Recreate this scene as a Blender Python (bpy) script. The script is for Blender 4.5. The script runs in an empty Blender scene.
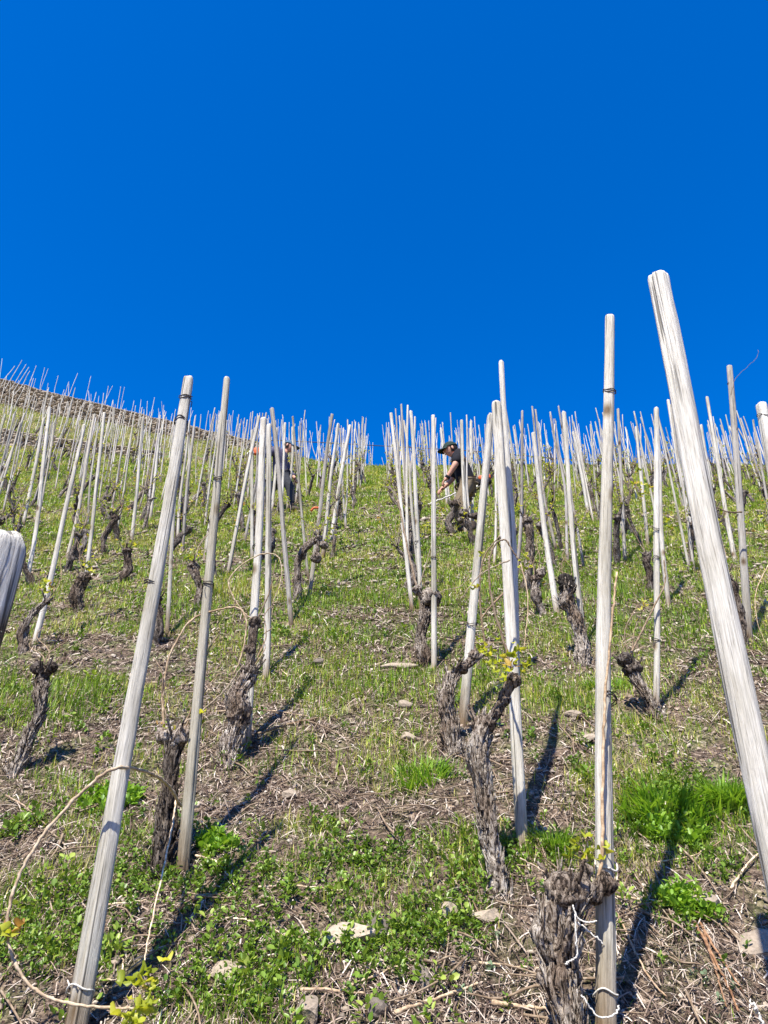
import bpy, math, random
import numpy as np
from mathutils import Vector, Matrix
R = math.radians
random.seed(7); rng = np.random.default_rng(7)
sc = bpy.context.scene
col = sc.collection

# ------------------------------------------------------------------ noise
def _hash(ix, iy, iz, s):
    n = (ix*374761393 + iy*668265263 + iz*2147483647 + s*1274126177) & 0xffffffff
    n = ((n ^ (n >> 13))*1274126177) & 0xffffffff
    n = ((n ^ (n >> 16))*2246822519) & 0xffffffff
    return ((n ^ (n >> 15)) & 0xffffff)/float(0xffffff)
def vn(x, y, z=0.0, s=0):
    x, y, z = np.broadcast_arrays(np.asarray(x, float), np.asarray(y, float), np.asarray(z, float))
    ix, iy, iz = (np.floor(a).astype(np.int64) for a in (x, y, z))
    fx, fy, fz = x-ix, y-iy, z-iz
    u, v, w = (f*f*(3-2*f) for f in (fx, fy, fz))
    r = 0
    for a in (0, 1):
        for b in (0, 1):
            for c in (0, 1):
                r = r + _hash(ix+a, iy+b, iz+c, s)*(u if a else 1-u)*(v if b else 1-v)*(w if c else 1-w)
    return r*2-1
def fbm(x, y, z=0.0, o=4, s=0):
    r, a, f = 0, .5, 1.0
    for i in range(o):
        r = r + a*vn(np.asarray(x)*f, np.asarray(y)*f, np.asarray(z)*f, s+i*17); a *= .5; f *= 2.03
    return r
def sst(a, b, x):
    t = np.clip((np.asarray(x, float)-a)/(b-a), 0, 1); return t*t*(3-2*t)

# ------------------------------------------------------------------ terrain
S0 = .664
WA, WB = 19.0, 25.0
def ter(x, y, detail=True):
    x = np.asarray(x, float); y = np.asarray(y, float)
    z = S0*np.minimum(y, 22.0)
    t = np.clip(y-22, 0, 8); z = z + S0*t - (S0-.22)*t*t/16
    t = np.clip(y-30, 0, 50); z = z + .22*t - .16*t*t/100
    z = z + .06*np.clip(y-80, 0, 1e9)
    # the hillside to the left climbs higher, in terraces
    e = .35*sst(12, 18.9, y)*1.0 + .20*sst(WA, WA+.15, y) + .17*sst(WA+.3, 24.8, y) + .28*sst(WB, WB+.15, y)
    lx = .289*(np.sqrt(np.clip(-x-1.0, 0, 1e9)**2+.5)-.7)
    lx = np.where(x < -1, np.clip(lx, 0, 9), 0)
    z = z + e*lx
    k = np.clip((np.abs(y)-6)/14, 0, 1)
    z = z + (.05+.08*k)*fbm(x*.7, y*.7, 0, 3, 3)
    if detail:
        z = z + .040*fbm(x*3.1, y*3.1, 0, 3, 11)
        nr = np.clip(1.6-np.abs(y-3)/6, 0, 1)
        z = z + nr*(.020*fbm(x*9, y*9, 0, 3, 12)+.010*fbm(x*27, y*27, 0, 2, 31))
    return z
CAM = np.array([0, 0, float(ter(0, 0))+1.6]); F = 770.0; P = R(27.3)
def ray(px, py):
    r = (px-384)/F; u = (512-py)/F
    fh = math.cos(P)-u*math.sin(P); z = math.sin(P)+u*math.cos(P)
    return np.array([r/fh, 1.0, z/fh])
def at(px, py, y):          # the point of that sight line at distance y
    return Vector(CAM + ray(px, py)*y)
def G(px, py):              # where that sight line meets the slope
    d = ray(px, py); yy = np.arange(.3, 40, .05)
    hit = np.nonzero(CAM[2]+d[2]*yy < ter(d[0]*yy, yy))[0]; lo = yy[max(hit[0]-1, 0)] if len(hit) else yy[-1]
    hi = lo+.05
    for _ in range(12):
        m = (lo+hi)/2; p = CAM+d*m
        if p[2] < float(ter(p[0], m)): hi = m
        else: lo = m
    p = CAM+d*lo; return Vector((p[0], lo, float(ter(p[0], lo))))

# ------------------------------------------------------------------ mesh helpers
class MB:
    def __init__(s): s.v = []; s.f = []; s.m = []; s.n = 0
    def add(s, v, f, m=0):
        v = np.asarray(v, float); s.v.append(v)
        s.f += [tuple(i+s.n for i in q) for q in f]; s.m += [m]*len(f); s.n += len(v); return s
    def mesh(s, name, mats, smooth=True):
        me = bpy.data.meshes.new(name)
        me.from_pydata(np.concatenate(s.v).tolist(), [], s.f); 
        for m in mats: me.materials.append(m)
        if len(mats) > 1: me.polygons.foreach_set('material_index', s.m)
        me.polygons.foreach_set('use_smooth', [smooth]*len(s.f)); me.update(); return me
def tube(pts, rad, seg=10, cap=True, twist=0.0, disp=None):
    p = np.array([list(q) for q in pts], float); n = len(p)
    rad = np.broadcast_to(np.asarray(rad, float), (n,)) if np.ndim(rad) < 2 else rad
    t = np.gradient(p, axis=0); t /= np.linalg.norm(t, axis=1)[:, None]+1e-12
    a = np.array([1., 0, 0]) if abs(t[0][0]) < .8 else np.array([0, 1., 0])
    a = a-t[0]*a.dot(t[0]); a /= np.linalg.norm(a)
    V = []; th = np.linspace(0, 2*math.pi, seg, endpoint=False)
    d = np.concatenate([[0], np.cumsum(np.linalg.norm(np.diff(p, axis=0), axis=1))])
    for i in range(n):
        a = a-t[i]*a.dot(t[i]); a /= np.linalg.norm(a)+1e-12; b = np.cross(t[i], a)
        rr = rad[i]*(disp(th, d[i]) if disp else 1.0)
        rr = np.broadcast_to(rr, (seg,))
        V.append(p[i]+rr[:, None]*(np.cos(th+twist*d[i])[:, None]*a+np.sin(th+twist*d[i])[:, None]*b))
    V = np.concatenate(V); Fc = []
    for i in range(n-1):
        for j in range(seg):
            k = (j+1) % seg; Fc.append((i*seg+j, i*seg+k, (i+1)*seg+k, (i+1)*seg+j))
    if cap:
        V = np.concatenate([V, [p[0]], [p[-1]]]); c0 = n*seg
        for j in range(seg):
            k = (j+1) % seg; Fc.append((c0, k, j)); Fc.append((c0+1, (n-1)*seg+j, (n-1)*seg+k))
    return V, Fc
def spline(pts, n=8):
    q = [Vector(p) for p in pts]; q = [q[0]*2-q[1]]+q+[q[-1]*2-q[-2]]; out = []
    for i in range(1, len(q)-2):
        for k in range(n):
            t = k/n; a, b, c, d = q[i-1:i+3]
            out.append(.5*((2*b)+(c-a)*t+(2*a-5*b+4*c-d)*t*t+(3*b-a-3*c+d)*t**3))
    out.append(q[-2]); return out
def link(name, me, parent=None, loc=None):
    o = bpy.data.objects.new(name, me); col.objects.link(o)
    if parent: o.parent = parent
    if loc is not None: o.location = loc
    return o
def empty(name, loc):
    o = bpy.data.objects.new(name, None); col.objects.link(o); o.location = loc; o.empty_display_size = .1; return o
def tag(o, label=None, cat=None, group=None, kind=None):
    for k, v in (('label', label), ('category', cat), ('group', group), ('kind', kind)):
        if v: o[k] = v
    return o
def shift(pts, o): return [Vector(p)-Vector(o) for p in pts]

# ------------------------------------------------------------------ materials
def mat(name):
    m = bpy.data.materials.new(name); m.use_nodes = True; nt = m.node_tree; b = nt.nodes['Principled BSDF']
    b.inputs['Roughness'].default_value = .85; b.inputs['Specular IOR Level'].default_value = .2
    return m, nt, b
def nd(nt, t, **kw):
    n = nt.nodes.new(t)
    for k, v in kw.items():
        if k in n.inputs: n.inputs[k].default_value = v
        else: setattr(n, k, v)
    return n
def ramp(nt, fac, stops, interp='LINEAR'):
    r = nt.nodes.new('ShaderNodeValToRGB'); r.color_ramp.interpolation = interp; e = r.color_ramp.elements
    while len(e) < len(stops): e.new(.5)
    for i, (p, c) in enumerate(stops):
        e[i].position = p; e[i].color = (c[0], c[1], c[2], 1) if not np.isscalar(c) else (c, c, c, 1)
    nt.links.new(fac, r.inputs[0]); return r.outputs[0]
def mul(nt, a, b, f=1.0, t='MULTIPLY'):
    m = nt.nodes.new('ShaderNodeMix'); m.data_type = 'RGBA'; m.blend_type = t
    if np.isscalar(f): m.inputs[0].default_value = f
    else: nt.links.new(f, m.inputs[0])
    for i, q in ((6, a), (7, b)):
        if isinstance(q, tuple): m.inputs[i].default_value = (*q, 1)
        else: nt.links.new(q, m.inputs[i])
    return m.outputs[2]
def coords(nt, scale, rnd=True, src='Object'):
    tc = nt.nodes.new('ShaderNodeTexCoord'); mp = nt.nodes.new('ShaderNodeMapping'); mp.inputs['Scale'].default_value = scale
    nt.links.new(tc.outputs[src], mp.inputs['Vector'])
    if rnd:
        oi = nt.nodes.new('ShaderNodeObjectInfo'); mm = nt.nodes.new('ShaderNodeVectorMath'); mm.operation = 'SCALE'
        cx = nt.nodes.new('ShaderNodeCombineXYZ')
        for i in range(3): nt.links.new(oi.outputs['Random'], cx.inputs[i])
        nt.links.new(cx.outputs[0], mm.inputs[0]); mm.inputs['Scale'].default_value = 57.0
        nt.links.new(mm.outputs[0], mp.inputs['Location'])
    return mp.outputs[0]
def noise(nt, vec, scale=1, detail=4, rough=.6, dist=0):
    n = nd(nt, 'ShaderNodeTexNoise'); n.inputs['Scale'].default_value = scale; n.inputs['Detail'].default_value = detail
    n.inputs['Roughness'].default_value = rough; n.inputs['Distortion'].default_value = dist
    nt.links.new(vec, n.inputs['Vector']); return n.outputs['Fac']
def bump(nt, b, h, strength, dist):
    n = nt.nodes.new('ShaderNodeBump'); n.inputs['Strength'].default_value = strength; n.inputs['Distance'].default_value = dist
    nt.links.new(h, n.inputs['Height']); nt.links.new(n.outputs[0], b.inputs['Normal'])
def lk(nt, a, b): nt.links.new(a, b)

def mk_wood():
    m, nt, b = mat('weathered_wood')
    v = coords(nt, (1, 1, .035)); g = noise(nt, v, 330, 6, .7, .35)
    c1 = ramp(nt, g, [(.31, (.13, .112, .09)), (.40, (.36, .34, .295)), (.52, (.49, .468, .415)), (.72, (.60, .58, .53))])
    v2 = coords(nt, (1, 1, .012)); g2 = noise(nt, v2, 90, 3, .5, .2)
    crack = ramp(nt, g2, [(.34, .18), (.375, 1.0)])
    v3 = coords(nt, (1, 1, .25)); g3 = noise(nt, v3, 9, 4, .6)
    st = ramp(nt, g3, [(.35, (.68, .66, .60)), (.6, (1, 1, 1))])
    vo = nd(nt, 'ShaderNodeTexVoronoi'); vo.inputs['Scale'].default_value = 6.0; lk(nt, coords(nt, (1, 1, .7)), vo.inputs['Vector'])
    kn = ramp(nt, vo.outputs['Distance'], [(.06, (.30, .22, .15)), (.10, (.62, .55, .46)), (.17, (1, 1, 1))])
    oi = nt.nodes.new('ShaderNodeObjectInfo')
    tz = nt.nodes.new('ShaderNodeTexCoord'); sp = nt.nodes.new('ShaderNodeSeparateXYZ'); lk(nt, tz.outputs['Object'], sp.inputs[0])
    az_ = nt.nodes.new('ShaderNodeMath'); az_.operation = 'MULTIPLY_ADD'; lk(nt, g3, az_.inputs[0]); az_.inputs[1].default_value = .35; lk(nt, sp.outputs[2], az_.inputs[2])
    foot = ramp(nt, az_.outputs[0], [(.16, (.42, .31, .22)), (.34, (1, 1, 1))])      # soil stained foot
    c = mul(nt, mul(nt, mul(nt, mul(nt, mul(nt, c1, crack, .9), st), kn), oi.outputs['Color']), foot)
    lk(nt, c, b.inputs['Base Color'])
    hh = mul(nt, g, crack, .8); bump(nt, b, hh, .7, .006); return m
def mk_bark():
    m, nt, b = mat('vine_bark')
    v = coords(nt, (1, 1, .36)); g = noise(nt, v, 66, 8, .76, 1.6)
    c1 = ramp(nt, g, [(.415, (.010, .010, .008)), (.46, (.12, .09, .07)), (.50, (.34, .30, .255)), (.55, (.58, .54, .48)), (.66, (.76, .72, .65))])
    g2 = noise(nt, coords(nt, (1, 1, .5)), 11, 4, .6); st = ramp(nt, g2, [(.38, (.45, .38, .33)), (.6, (1, 1, 1))])
    oi = nt.nodes.new('ShaderNodeObjectInfo')
    lk(nt, mul(nt, mul(nt, c1, st), oi.outputs['Color']), b.inputs['Base Color']); bump(nt, b, g, 1.0, .022); return m
def mk_cane():
    m, nt, b = mat('cane_bark')
    g = noise(nt, coords(nt, (1, 1, 1)), 60, 4, .6)
    c1 = ramp(nt, g, [(.3, (.14, .10, .07)), (.5, (.30, .235, .165)), (.7, (.46, .40, .31))])
    oi = nt.nodes.new('ShaderNodeObjectInfo')
    lk(nt, mul(nt, c1, oi.outputs['Color']), b.inputs['Base Color']); bump(nt, b, g, .5, .002); return m
def mk_plain(name, c, rough=.8, scale=30, var=.3, b_=.3):
    m, nt, b = mat(name)
    g = noise(nt, coords(nt, (1, 1, 1)), scale, 4, .6)
    d = tuple(x*(1-var) for x in c); l = tuple(min(1, x*(1+var)) for x in c)
    lk(nt, ramp(nt, g, [(.3, d), (.7, l)]), b.inputs['Base Color']); b.inputs['Roughness'].default_value = rough
    bump(nt, b, g, b_, .01); return m
def mk_leafy(name, stops, trans=.35, rough=.45, tint=None):
    m, nt, b = mat(name); b.inputs['Roughness'].default_value = rough; b.inputs['Specular IOR Level'].default_value = .35
    a = nt.nodes.new('ShaderNodeAttribute'); a.attribute_name = 'rnd'
    c = ramp(nt, a.outputs['Fac'], stops)
    lk(nt, c, b.inputs['Base Color'])
    t = nt.nodes.new('ShaderNodeBsdfTranslucent'); lk(nt, mul(nt, c, (1.15, 1.15, .55)), t.inputs['Color'])
    x = nt.nodes.new('ShaderNodeMixShader'); x.inputs[0].default_value = trans
    lk(nt, b.outputs[0], x.inputs[1]); lk(nt, t.outputs[0], x.inputs[2]); lk(nt, x.outputs[0], nt.nodes['Material Output'].inputs['Surface'])
    return m
def mk_rnd(name, stops, rough=.9, bs=0):
    m, nt, b = mat(name); b.inputs['Roughness'].default_value = rough
    a = nt.nodes.new('ShaderNodeAttribute'); a.attribute_name = 'rnd'
    c = ramp(nt, a.outputs['Fac'], stops)
    g = noise(nt, coords(nt, (1, 1, 1), False), 90, 3, .6)
    lk(nt, mul(nt, c, ramp(nt, g, [(.35, .7), (.6, 1.0)])), b.inputs['Base Color'])
    if bs: bump(nt, b, g, bs, .01)
    return m
WOOD, BARK, CANE = mk_wood(), mk_bark(), mk_cane()
LEAF = mk_leafy('young_vine_leaf', [(0, (.24, .29, .03)), (.5, (.42, .45, .045)), (.85, (.58, .54, .08)), (1, (.40, .20, .07))], .5)
GRASS = mk_leafy('grass_blade', [(0, (.06, .12, .010)), (.35, (.155, .275, .014)), (.66, (.30, .41, .028)), (.80, (.48, .46, .09)), (.9, (.40, .33, .19)), (1, (.52, .45, .32))], .3, .5)
LUSH = mk_leafy('lush_grass', [(0, (.07, .16, .014)), (.5, (.17, .32, .028)), (1, (.32, .46, .06))], .38, .45)
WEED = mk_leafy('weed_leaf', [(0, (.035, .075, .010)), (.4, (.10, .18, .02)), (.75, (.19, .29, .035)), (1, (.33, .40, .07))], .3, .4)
BLUEW = mk_leafy('grey_green_leaf', [(0, (.09, .14, .07)), (1, (.20, .27, .15))], .25, .6)
STRAW = mk_rnd('dry_litter', [(0, (.025, .016, .012)), (.3, (.09, .058, .044)), (.55, (.24, .175, .13)), (.8, (.42, .335, .26)), (1, (.68, .60, .50))])
ROCKM = mk_rnd('slate_chip', [(0, (.10, .085, .075)), (.4, (.23, .185, .14)), (.75, (.37, .30, .22)), (1, (.52, .46, .37))], .9, .5)
BLACK = mk_plain('black_cotton', (.012, .012, .016), .9, 40, .3)
KHAKI = mk_plain('khaki_cloth', (.16, .125, .08), .9, 40, .2)
DARKC = mk_plain('dark_trouser_cloth', (.035, .037, .042), .9, 40, .3)
PURPL = mk_plain('grey_violet_cloth', (.085, .08, .125), .9, 40, .25)
BLUEC = mk_plain('blue_grey_cap_cloth', (.06, .11, .17), .9, 40, .2)
GREENC = mk_plain('dark_green_cap_cloth', (.018, .035, .03), .9, 40, .2)
SKIN = mk_plain('skin', (.50, .27, .185), .55, 20, .1, .05)
HAIR = mk_plain('dark_hair', (.02, .014, .01), .7, 200, .3)
ORANGE = mk_plain('orange_plastic', (.50, .10, .025), .5, 20, .1, .05)
WHITEC = mk_plain('white_rubber', (.75, .74, .70), .6, 20, .05, .05)
WIRE = mk_plain('dark_wire', (.035, .028, .024), .5, 60, .3)
STRING = mk_plain('pale_string', (.58, .55, .48), .85, 300, .3)
BOOT = mk_plain('boot_leather', (.05, .035, .025), .7, 40, .3)

def mk_ground():
    m, nt, b = mat('hillside_ground')
    v = coords(nt, (1, 1, 1), False)
    n1 = noise(nt, v, 55, 8, .72, .4); n2 = noise(nt, v, 7, 5, .6); n3 = noise(nt, v, 1.3, 4, .55)
    soil = ramp(nt, n1, [(.34, (.024, .017, .012)), (.45, (.10, .072, .052)), (.55, (.23, .175, .13)), (.68, (.46, .38, .30))])
    vo = nd(nt, 'ShaderNodeTexVoronoi'); vo.inputs['Scale'].default_value = 38; lk(nt, v, vo.inputs['Vector'])
    st = mul(nt, soil, ramp(nt, vo.outputs['Color'], [(.2, (.6, .57, .55)), (.8, (1.25, 1.2, 1.12))]))
    green = ramp(nt, n1, [(.3, (.022, .038, .008)), (.5, (.09, .15, .02)), (.7, (.20, .27, .05))])
    mk = ramp(nt, n2, [(.46, 0.0), (.58, 1.0)])
    # greener away from the trampled foot of the slope
    tc = nt.nodes.new('ShaderNodeTexCoord'); sx = nt.nodes.new('ShaderNodeSeparateXYZ'); lk(nt, tc.outputs['Object'], sx.inputs[0])
    mr = nt.nodes.new('ShaderNodeMapRange'); mr.inputs[1].default_value = 2.5; mr.inputs[2].default_value = 7; mr.inputs[3].default_value = .25; mr.inputs[4].default_value = .85
    lk(nt, sx.outputs[1], mr.inputs[0])
    mm = nt.nodes.new('ShaderNodeMath'); mm.operation = 'MULTIPLY'; lk(nt, mk, mm.inputs[0]); lk(nt, mr.outputs[0], mm.inputs[1])
    c = mul(nt, st, green, mm.outputs[0], 'MIX')
    lk(nt, mul(nt, c, ramp(nt, n3, [(.35, .8), (.65, 1.1)])), b.inputs['Base Color'])
    bump(nt, b, mul(nt, n1, vo.outputs['Distance'], .5), .9, .03)
    return m
GROUND = mk_ground()

# ------------------------------------------------------------------ ground sheet
def sgrid(c, fine, span, n):
    k = np.linspace(-1, 1, n); a = math.asinh(span/fine)
    return c+fine*np.sinh(k*a)
xs = sgrid(0, 1.0, 420, 900); ys = sgrid(3.0, 1.2, 420, 1000)
X, Y = np.meshgrid(xs, ys); Z = ter(X, Y)
def grid_mesh(name, X, Y, Z, m):
    h, w = X.shape; me = bpy.data.meshes.new(name)
    me.vertices.add(h*w); me.vertices.foreach_set('co', np.stack([X, Y, Z], -1).astype(np.float32).ravel())
    i = np.arange((h-1)*w).reshape(h-1, w)[:, :-1]
    q = np.stack([i, i+1, i+w+1, i+w], -1).reshape(-1, 4).astype(np.int32)
    me.loops.add(q.size); me.loops.foreach_set('vertex_index', q.ravel()); me.polygons.add(len(q))
    me.polygons.foreach_set('loop_start', np.arange(0, q.size, 4, dtype=np.int32)); me.polygons.foreach_set('use_smooth', np.ones(len(q), bool))
    me.materials.append(m); me.update(calc_edges=True); return me
g = link('ground', grid_mesh('ground', X, Y, Z, GROUND)); tag(g, kind='structure', label='steep sunlit vineyard slope of soil and slate')

# ------------------------------------------------------------------ scatter (stuff)
def rotm(az, pitch, roll):
    ca, sa, cp, sp, cr, sr = np.cos(az), np.sin(az), np.cos(pitch), np.sin(pitch), np.cos(roll), np.sin(roll)
    Rz = np.zeros((len(az), 3, 3)); Rz[:, 0, 0] = ca; Rz[:, 0, 1] = -sa; Rz[:, 1, 0] = sa; Rz[:, 1, 1] = ca; Rz[:, 2, 2] = 1
    Ry = np.zeros_like(Rz); Ry[:, 0, 0] = cp; Ry[:, 0, 2] = -sp; Ry[:, 2, 0] = sp; Ry[:, 2, 2] = cp; Ry[:, 1, 1] = 1
    Rx = np.zeros_like(Rz); Rx[:, 1, 1] = cr; Rx[:, 1, 2] = -sr; Rx[:, 2, 1] = sr; Rx[:, 2, 2] = cr; Rx[:, 0, 0] = 1
    return Rz @ Ry @ Rx
def inst(name, T, Fc, pos, Rm, S, rnd, m, parent=None, smooth=False):
    """T (K,3) or (N,K,3) template, tris Fc."""
    T = np.asarray(T, float); N = len(pos); K = T.shape[-2]
    if T.ndim == 2: T = np.broadcast_to(T, (N, K, 3))
    V = np.einsum('nij,nkj->nki', Rm, T*S[:, None, :]) + pos[:, None, :]
    Fa = (np.asarray(Fc)[None] + (np.arange(N)*K)[:, None, None]).reshape(-1, 3).astype(np.int32)
    me = bpy.data.meshes.new(name); me.vertices.add(N*K); me.vertices.foreach_set('co', V.astype(np.float32).ravel())
    me.loops.add(Fa.size); me.loops.foreach_set('vertex_index', Fa.ravel()); me.polygons.add(len(Fa))
    me.polygons.foreach_set('loop_start', np.arange(0, Fa.size, 3, dtype=np.int32))
    if smooth: me.polygons.foreach_set('use_smooth', np.ones(len(Fa), bool))
    at_ = me.attributes.new('rnd', 'FLOAT', 'POINT'); at_.data.foreach_set('value', np.repeat(np.clip(rnd, 0, 1), K).astype(np.float32))
    me.materials.append(m); me.update(calc_edges=True)
    return link(name, me, parent)
def blades(name, pos, az, lean, curl, L, W, rnd, m, parent=None):
    N = len(pos); t = np.array([0, 0, .5, .5, 1.0]); sgn = np.array([-1, 1, -.85, .85, 0])
    h = L[:, None]*t*np.cos(lean*.6)[:, None]; o = L[:, None]*(np.sin(lean)[:, None]*t + curl[:, None]*t*t)
    hz = h - (L*curl*.5)[:, None]*t*t
    T = np.stack([o, sgn[None]*W[:, None]*.5*np.ones((N, 1)), hz], -1)
    z = np.zeros(N)
    return inst(name, T, [(0, 1, 2), (1, 3, 2), (2, 3, 4)], pos, rotm(az, z, z), np.ones((N, 3)), rnd, m, parent)

def wxy(px, py): p = G(px, py); return p.x, p.y
def blob(x, y, blobs):
    r = np.zeros_like(x)
    for (px, py, wx, wy) in blobs:
        cx, cy = wxy(px, py); ax = wxy(min(px+wx, 900), py)[0]-cx; ay = abs(wxy(px, py-wy)[1]-cy)
        r = np.maximum(r, np.exp(-((x-cx)/ax)**2-((y-cy)/ay)**2))
    return r
# where leafy weeds, grass and bare litter lie on the slope
WEEDB = [(90, 900, 120, 55), (270, 885, 150, 42), (200, 940, 150, 45), (60, 960, 120, 50), (350, 890, 90, 40), (400, 960, 60, 50), (430, 930, 50, 45), (240, 1000, 100, 35),
         (665, 800, 55, 26), (690, 920, 35, 22), (440, 905, 40, 22), (130, 830, 90, 22), (255, 640, 60, 14), (390, 850, 40, 22), (230, 760, 30, 12),
         (480, 850, 36, 30), (20, 830, 50, 20), (330, 830, 40, 16), (720, 870, 30, 20), (548, 850, 22, 16)]
GRASSB = [(430, 770, 45, 22), (390, 690, 90, 14), (90, 700, 120, 16), (640, 780, 60, 28), (735, 790, 50, 30), (560, 700, 60, 10), (560, 860, 28, 26), (40, 760, 60, 20),
          (350, 640, 80, 9), (380, 600, 300, 12), (470, 680, 60, 8), (250, 770, 60, 14), (700, 690, 60, 14), (450, 690, 40, 12), (300, 740, 40, 8), (620, 730, 60, 10)]
BAREB = [(340, 740, 110, 26), (300, 800, 110, 20), (560, 770, 90, 26), (560, 940, 60, 60), (700, 960, 80, 55), (480, 990, 90, 30), (380, 1005, 60, 30), (20, 860, 60, 12),
         (730, 720, 60, 16), (330, 690, 60, 10), (420, 820, 60, 16), (560, 720, 60, 12), (300, 655, 50, 6), (420, 610, 200, 5), (60, 640, 120, 5), (740, 650, 80, 8)]
def scatter(n, y0, y1, power, margin=.66):
    """points on the slope, thinning with distance"""
    out = []
    u = rng.random(n)
    k = 2-power
    y = (y0**k+u*(y1**k-y0**k))**(1/k) if abs(k) > 1e-6 else y0*(y1/y0)**u
    x = (rng.random(n)*2-1)*(margin*y+.35)
    return x, y
def ground_z(x, y): return ter(x, y)

# litter: dry straw, bits of cane, dead leaves
x, y = scatter(230000, 1.5, 16, 1.8)
keep = (rng.random(len(x)) < .35+.65*sst(-.25, .25, fbm(x*1.6, y*1.6, 0, 3, 41)+.5*blob(x, y, BAREB)-.02*(y-3)))
x, y = x[keep], y[keep]; n = len(x); sc_ = np.clip(y/3.2, .8, 4)
T = [(-.5, -.5, 0), (-.5, .5, 0), (-.15, -.5, .06), (-.15, .5, .06), (.2, -.5, .05), (.2, .5, .05), (.5, -.3, -.02), (.5, .3, -.02)]
Fs = [(0, 2, 1), (1, 2, 3), (2, 4, 3), (3, 4, 5), (4, 6, 5), (5, 6, 7)]
L = rng.gamma(2.2, .017, n)+.012; W = (.0014+.0034*rng.random(n)**2)*sc_
dz = np.arctan(S0)
pos = np.stack([x, y, ground_z(x, y)+.004+.012*rng.random(n)], -1)
az = rng.random(n)*6.283
pit = np.arctan(S0*np.sin(az))+rng.normal(0, .22, n)
inst('dry_litter', T, Fs, pos, rotm(az, pit, rng.normal(0, .5, n)), np.stack([L*sc_**.4, W, L], -1), rng.beta(1.5, 1.3, n), STRAW)
tag(bpy.data.objects['dry_litter'], 'dry straw and chopped prunings strewn over the bare soil', 'litter', kind='stuff')
# dead leaves / bark chips
x, y = scatter(42000, 1.5, 12, 1.9); n = len(x); sc_ = np.clip(y/3.2, .8, 3)
T = [(-.5, 0, 0), (0, -.35, .08), (0, .35, .14), (.5, 0, .03), (0, 0, -.05)]
Fs = [(0, 1, 4), (1, 3, 4), (3, 2, 4), (2, 0, 4)]
s = (.007+.015*rng.random(n)**2)*sc_
az = rng.random(n)*6.283
pos = np.stack([x, y, ground_z(x, y)+.004+.008*rng.random(n)], -1)
inst('dead_leaf_litter', T, Fs, pos, rotm(az, np.arctan(S0*np.sin(az))+rng.normal(0, .4, n), rng.normal(0, .5, n)), np.stack([s, s, s], -1), rng.beta(1.3, 1.3, n), STRAW)
tag(bpy.data.objects['dead_leaf_litter'], 'dead leaves and bark chips lying over the soil', 'leaf litter', kind='stuff')
# slate chips
def rock_t(seed, sub=1):
    import bmesh
    bm = bmesh.new(); bmesh.ops.create_icosphere(bm, subdivisions=sub, radius=.5)
    v = np.array([q.co[:] for q in bm.verts]); f = [tuple(a.index for a in q.verts) for q in bm.faces]; bm.free()
    d = vn(v[:, 0]*2.3, v[:, 1]*2.3, v[:, 2]*2.3, seed)
    for k in range(7):          # knock flat facets off the lump
        r_ = np.random.default_rng(seed*31+k); nn = r_.normal(size=3); nn /= np.linalg.norm(nn); h = .27+.14*r_.random()
        e = np.clip(v@nn-h, 0, 1); v = v-e[:, None]*nn
    return v*(1+.18*d[:, None]), f
x, y = scatter(34000, 1.5, 14, 1.9); n = len(x); sc_ = np.clip(y/3.2, .8, 3)
rt, rf = rock_t(5, 1); s = (.006+.036*rng.random(n)**4.2)*sc_; az = rng.random(n)*6.283
pos = np.stack([x, y, ground_z(x, y)+.15*s], -1)
inst('slate_gravel', rt, rf, pos, rotm(az, np.arctan(S0*np.sin(az))+rng.normal(0, .3, n), rng.normal(0, .3, n)), np.stack([s, s*(.6+.4*rng.random(n)), s*.45], -1), rng.beta(2.2, 1.6, n), ROCKM)
tag(bpy.data.objects['slate_gravel'], 'small broken slate chips scattered on the slope', 'gravel', kind='stuff')

# grass over the slope
x, y = scatter(560000, 1.6, 27, 1.5)
cl = fbm(x*3.3, y*3.3, 0, 4, 77); big = fbm(x*.55, y*.55, 0, 3, 78)
dens = .16 + 1.15*sst(2.8, 5.5, y) + .9*blob(x, y, GRASSB) + .25*blob(x, y, WEEDB) - .9*blob(x, y, BAREB) + 2.4*cl + .9*big
keep = rng.random(len(x)) < np.clip(dens, .02, 1)
x, y = x[keep], y[keep]
x = x+rng.normal(0, .012, len(x))*y*.3; n = len(x); ds = np.clip(y/3.0, .8, 6)
cl = cl[keep]; L = (.020+.040*rng.random(n)**1.5)*(1+.22*(ds-1))*(1+.5*blob(x, y, GRASSB))*(1+.9*np.clip(cl, -.3, .6)); W = .0028*ds*(.7+.6*rng.random(n))
dry = fbm(x*1.9+9, y*1.9, 0, 4, 91)
rn = np.clip(rng.beta(1.8, 2.2, n)+.40*dry+.02+.10*sst(4, 12, y), 0, .80)
dr = rng.random(n) < np.clip(.12-.07*sst(5, 9, y)+.6*dry, .01, .6); dr |= (rng.random(n) < .55*sst(17.6, 18.8, y)*sst(-.10, -.2, x/y)); rn = np.where(dr, .82+.18*rng.random(n)**1.5, rn)
pos = np.stack([x, y, ground_z(x, y)-.002], -1)
o = blades('grass', pos, rng.random(n)*6.283, rng.normal(0, .5, n), rng.random(n)*.5, L, W, rn, GRASS)
tag(o, 'short yellow green grass covering the slope between the vine rows', 'grass', kind='stuff')

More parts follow.
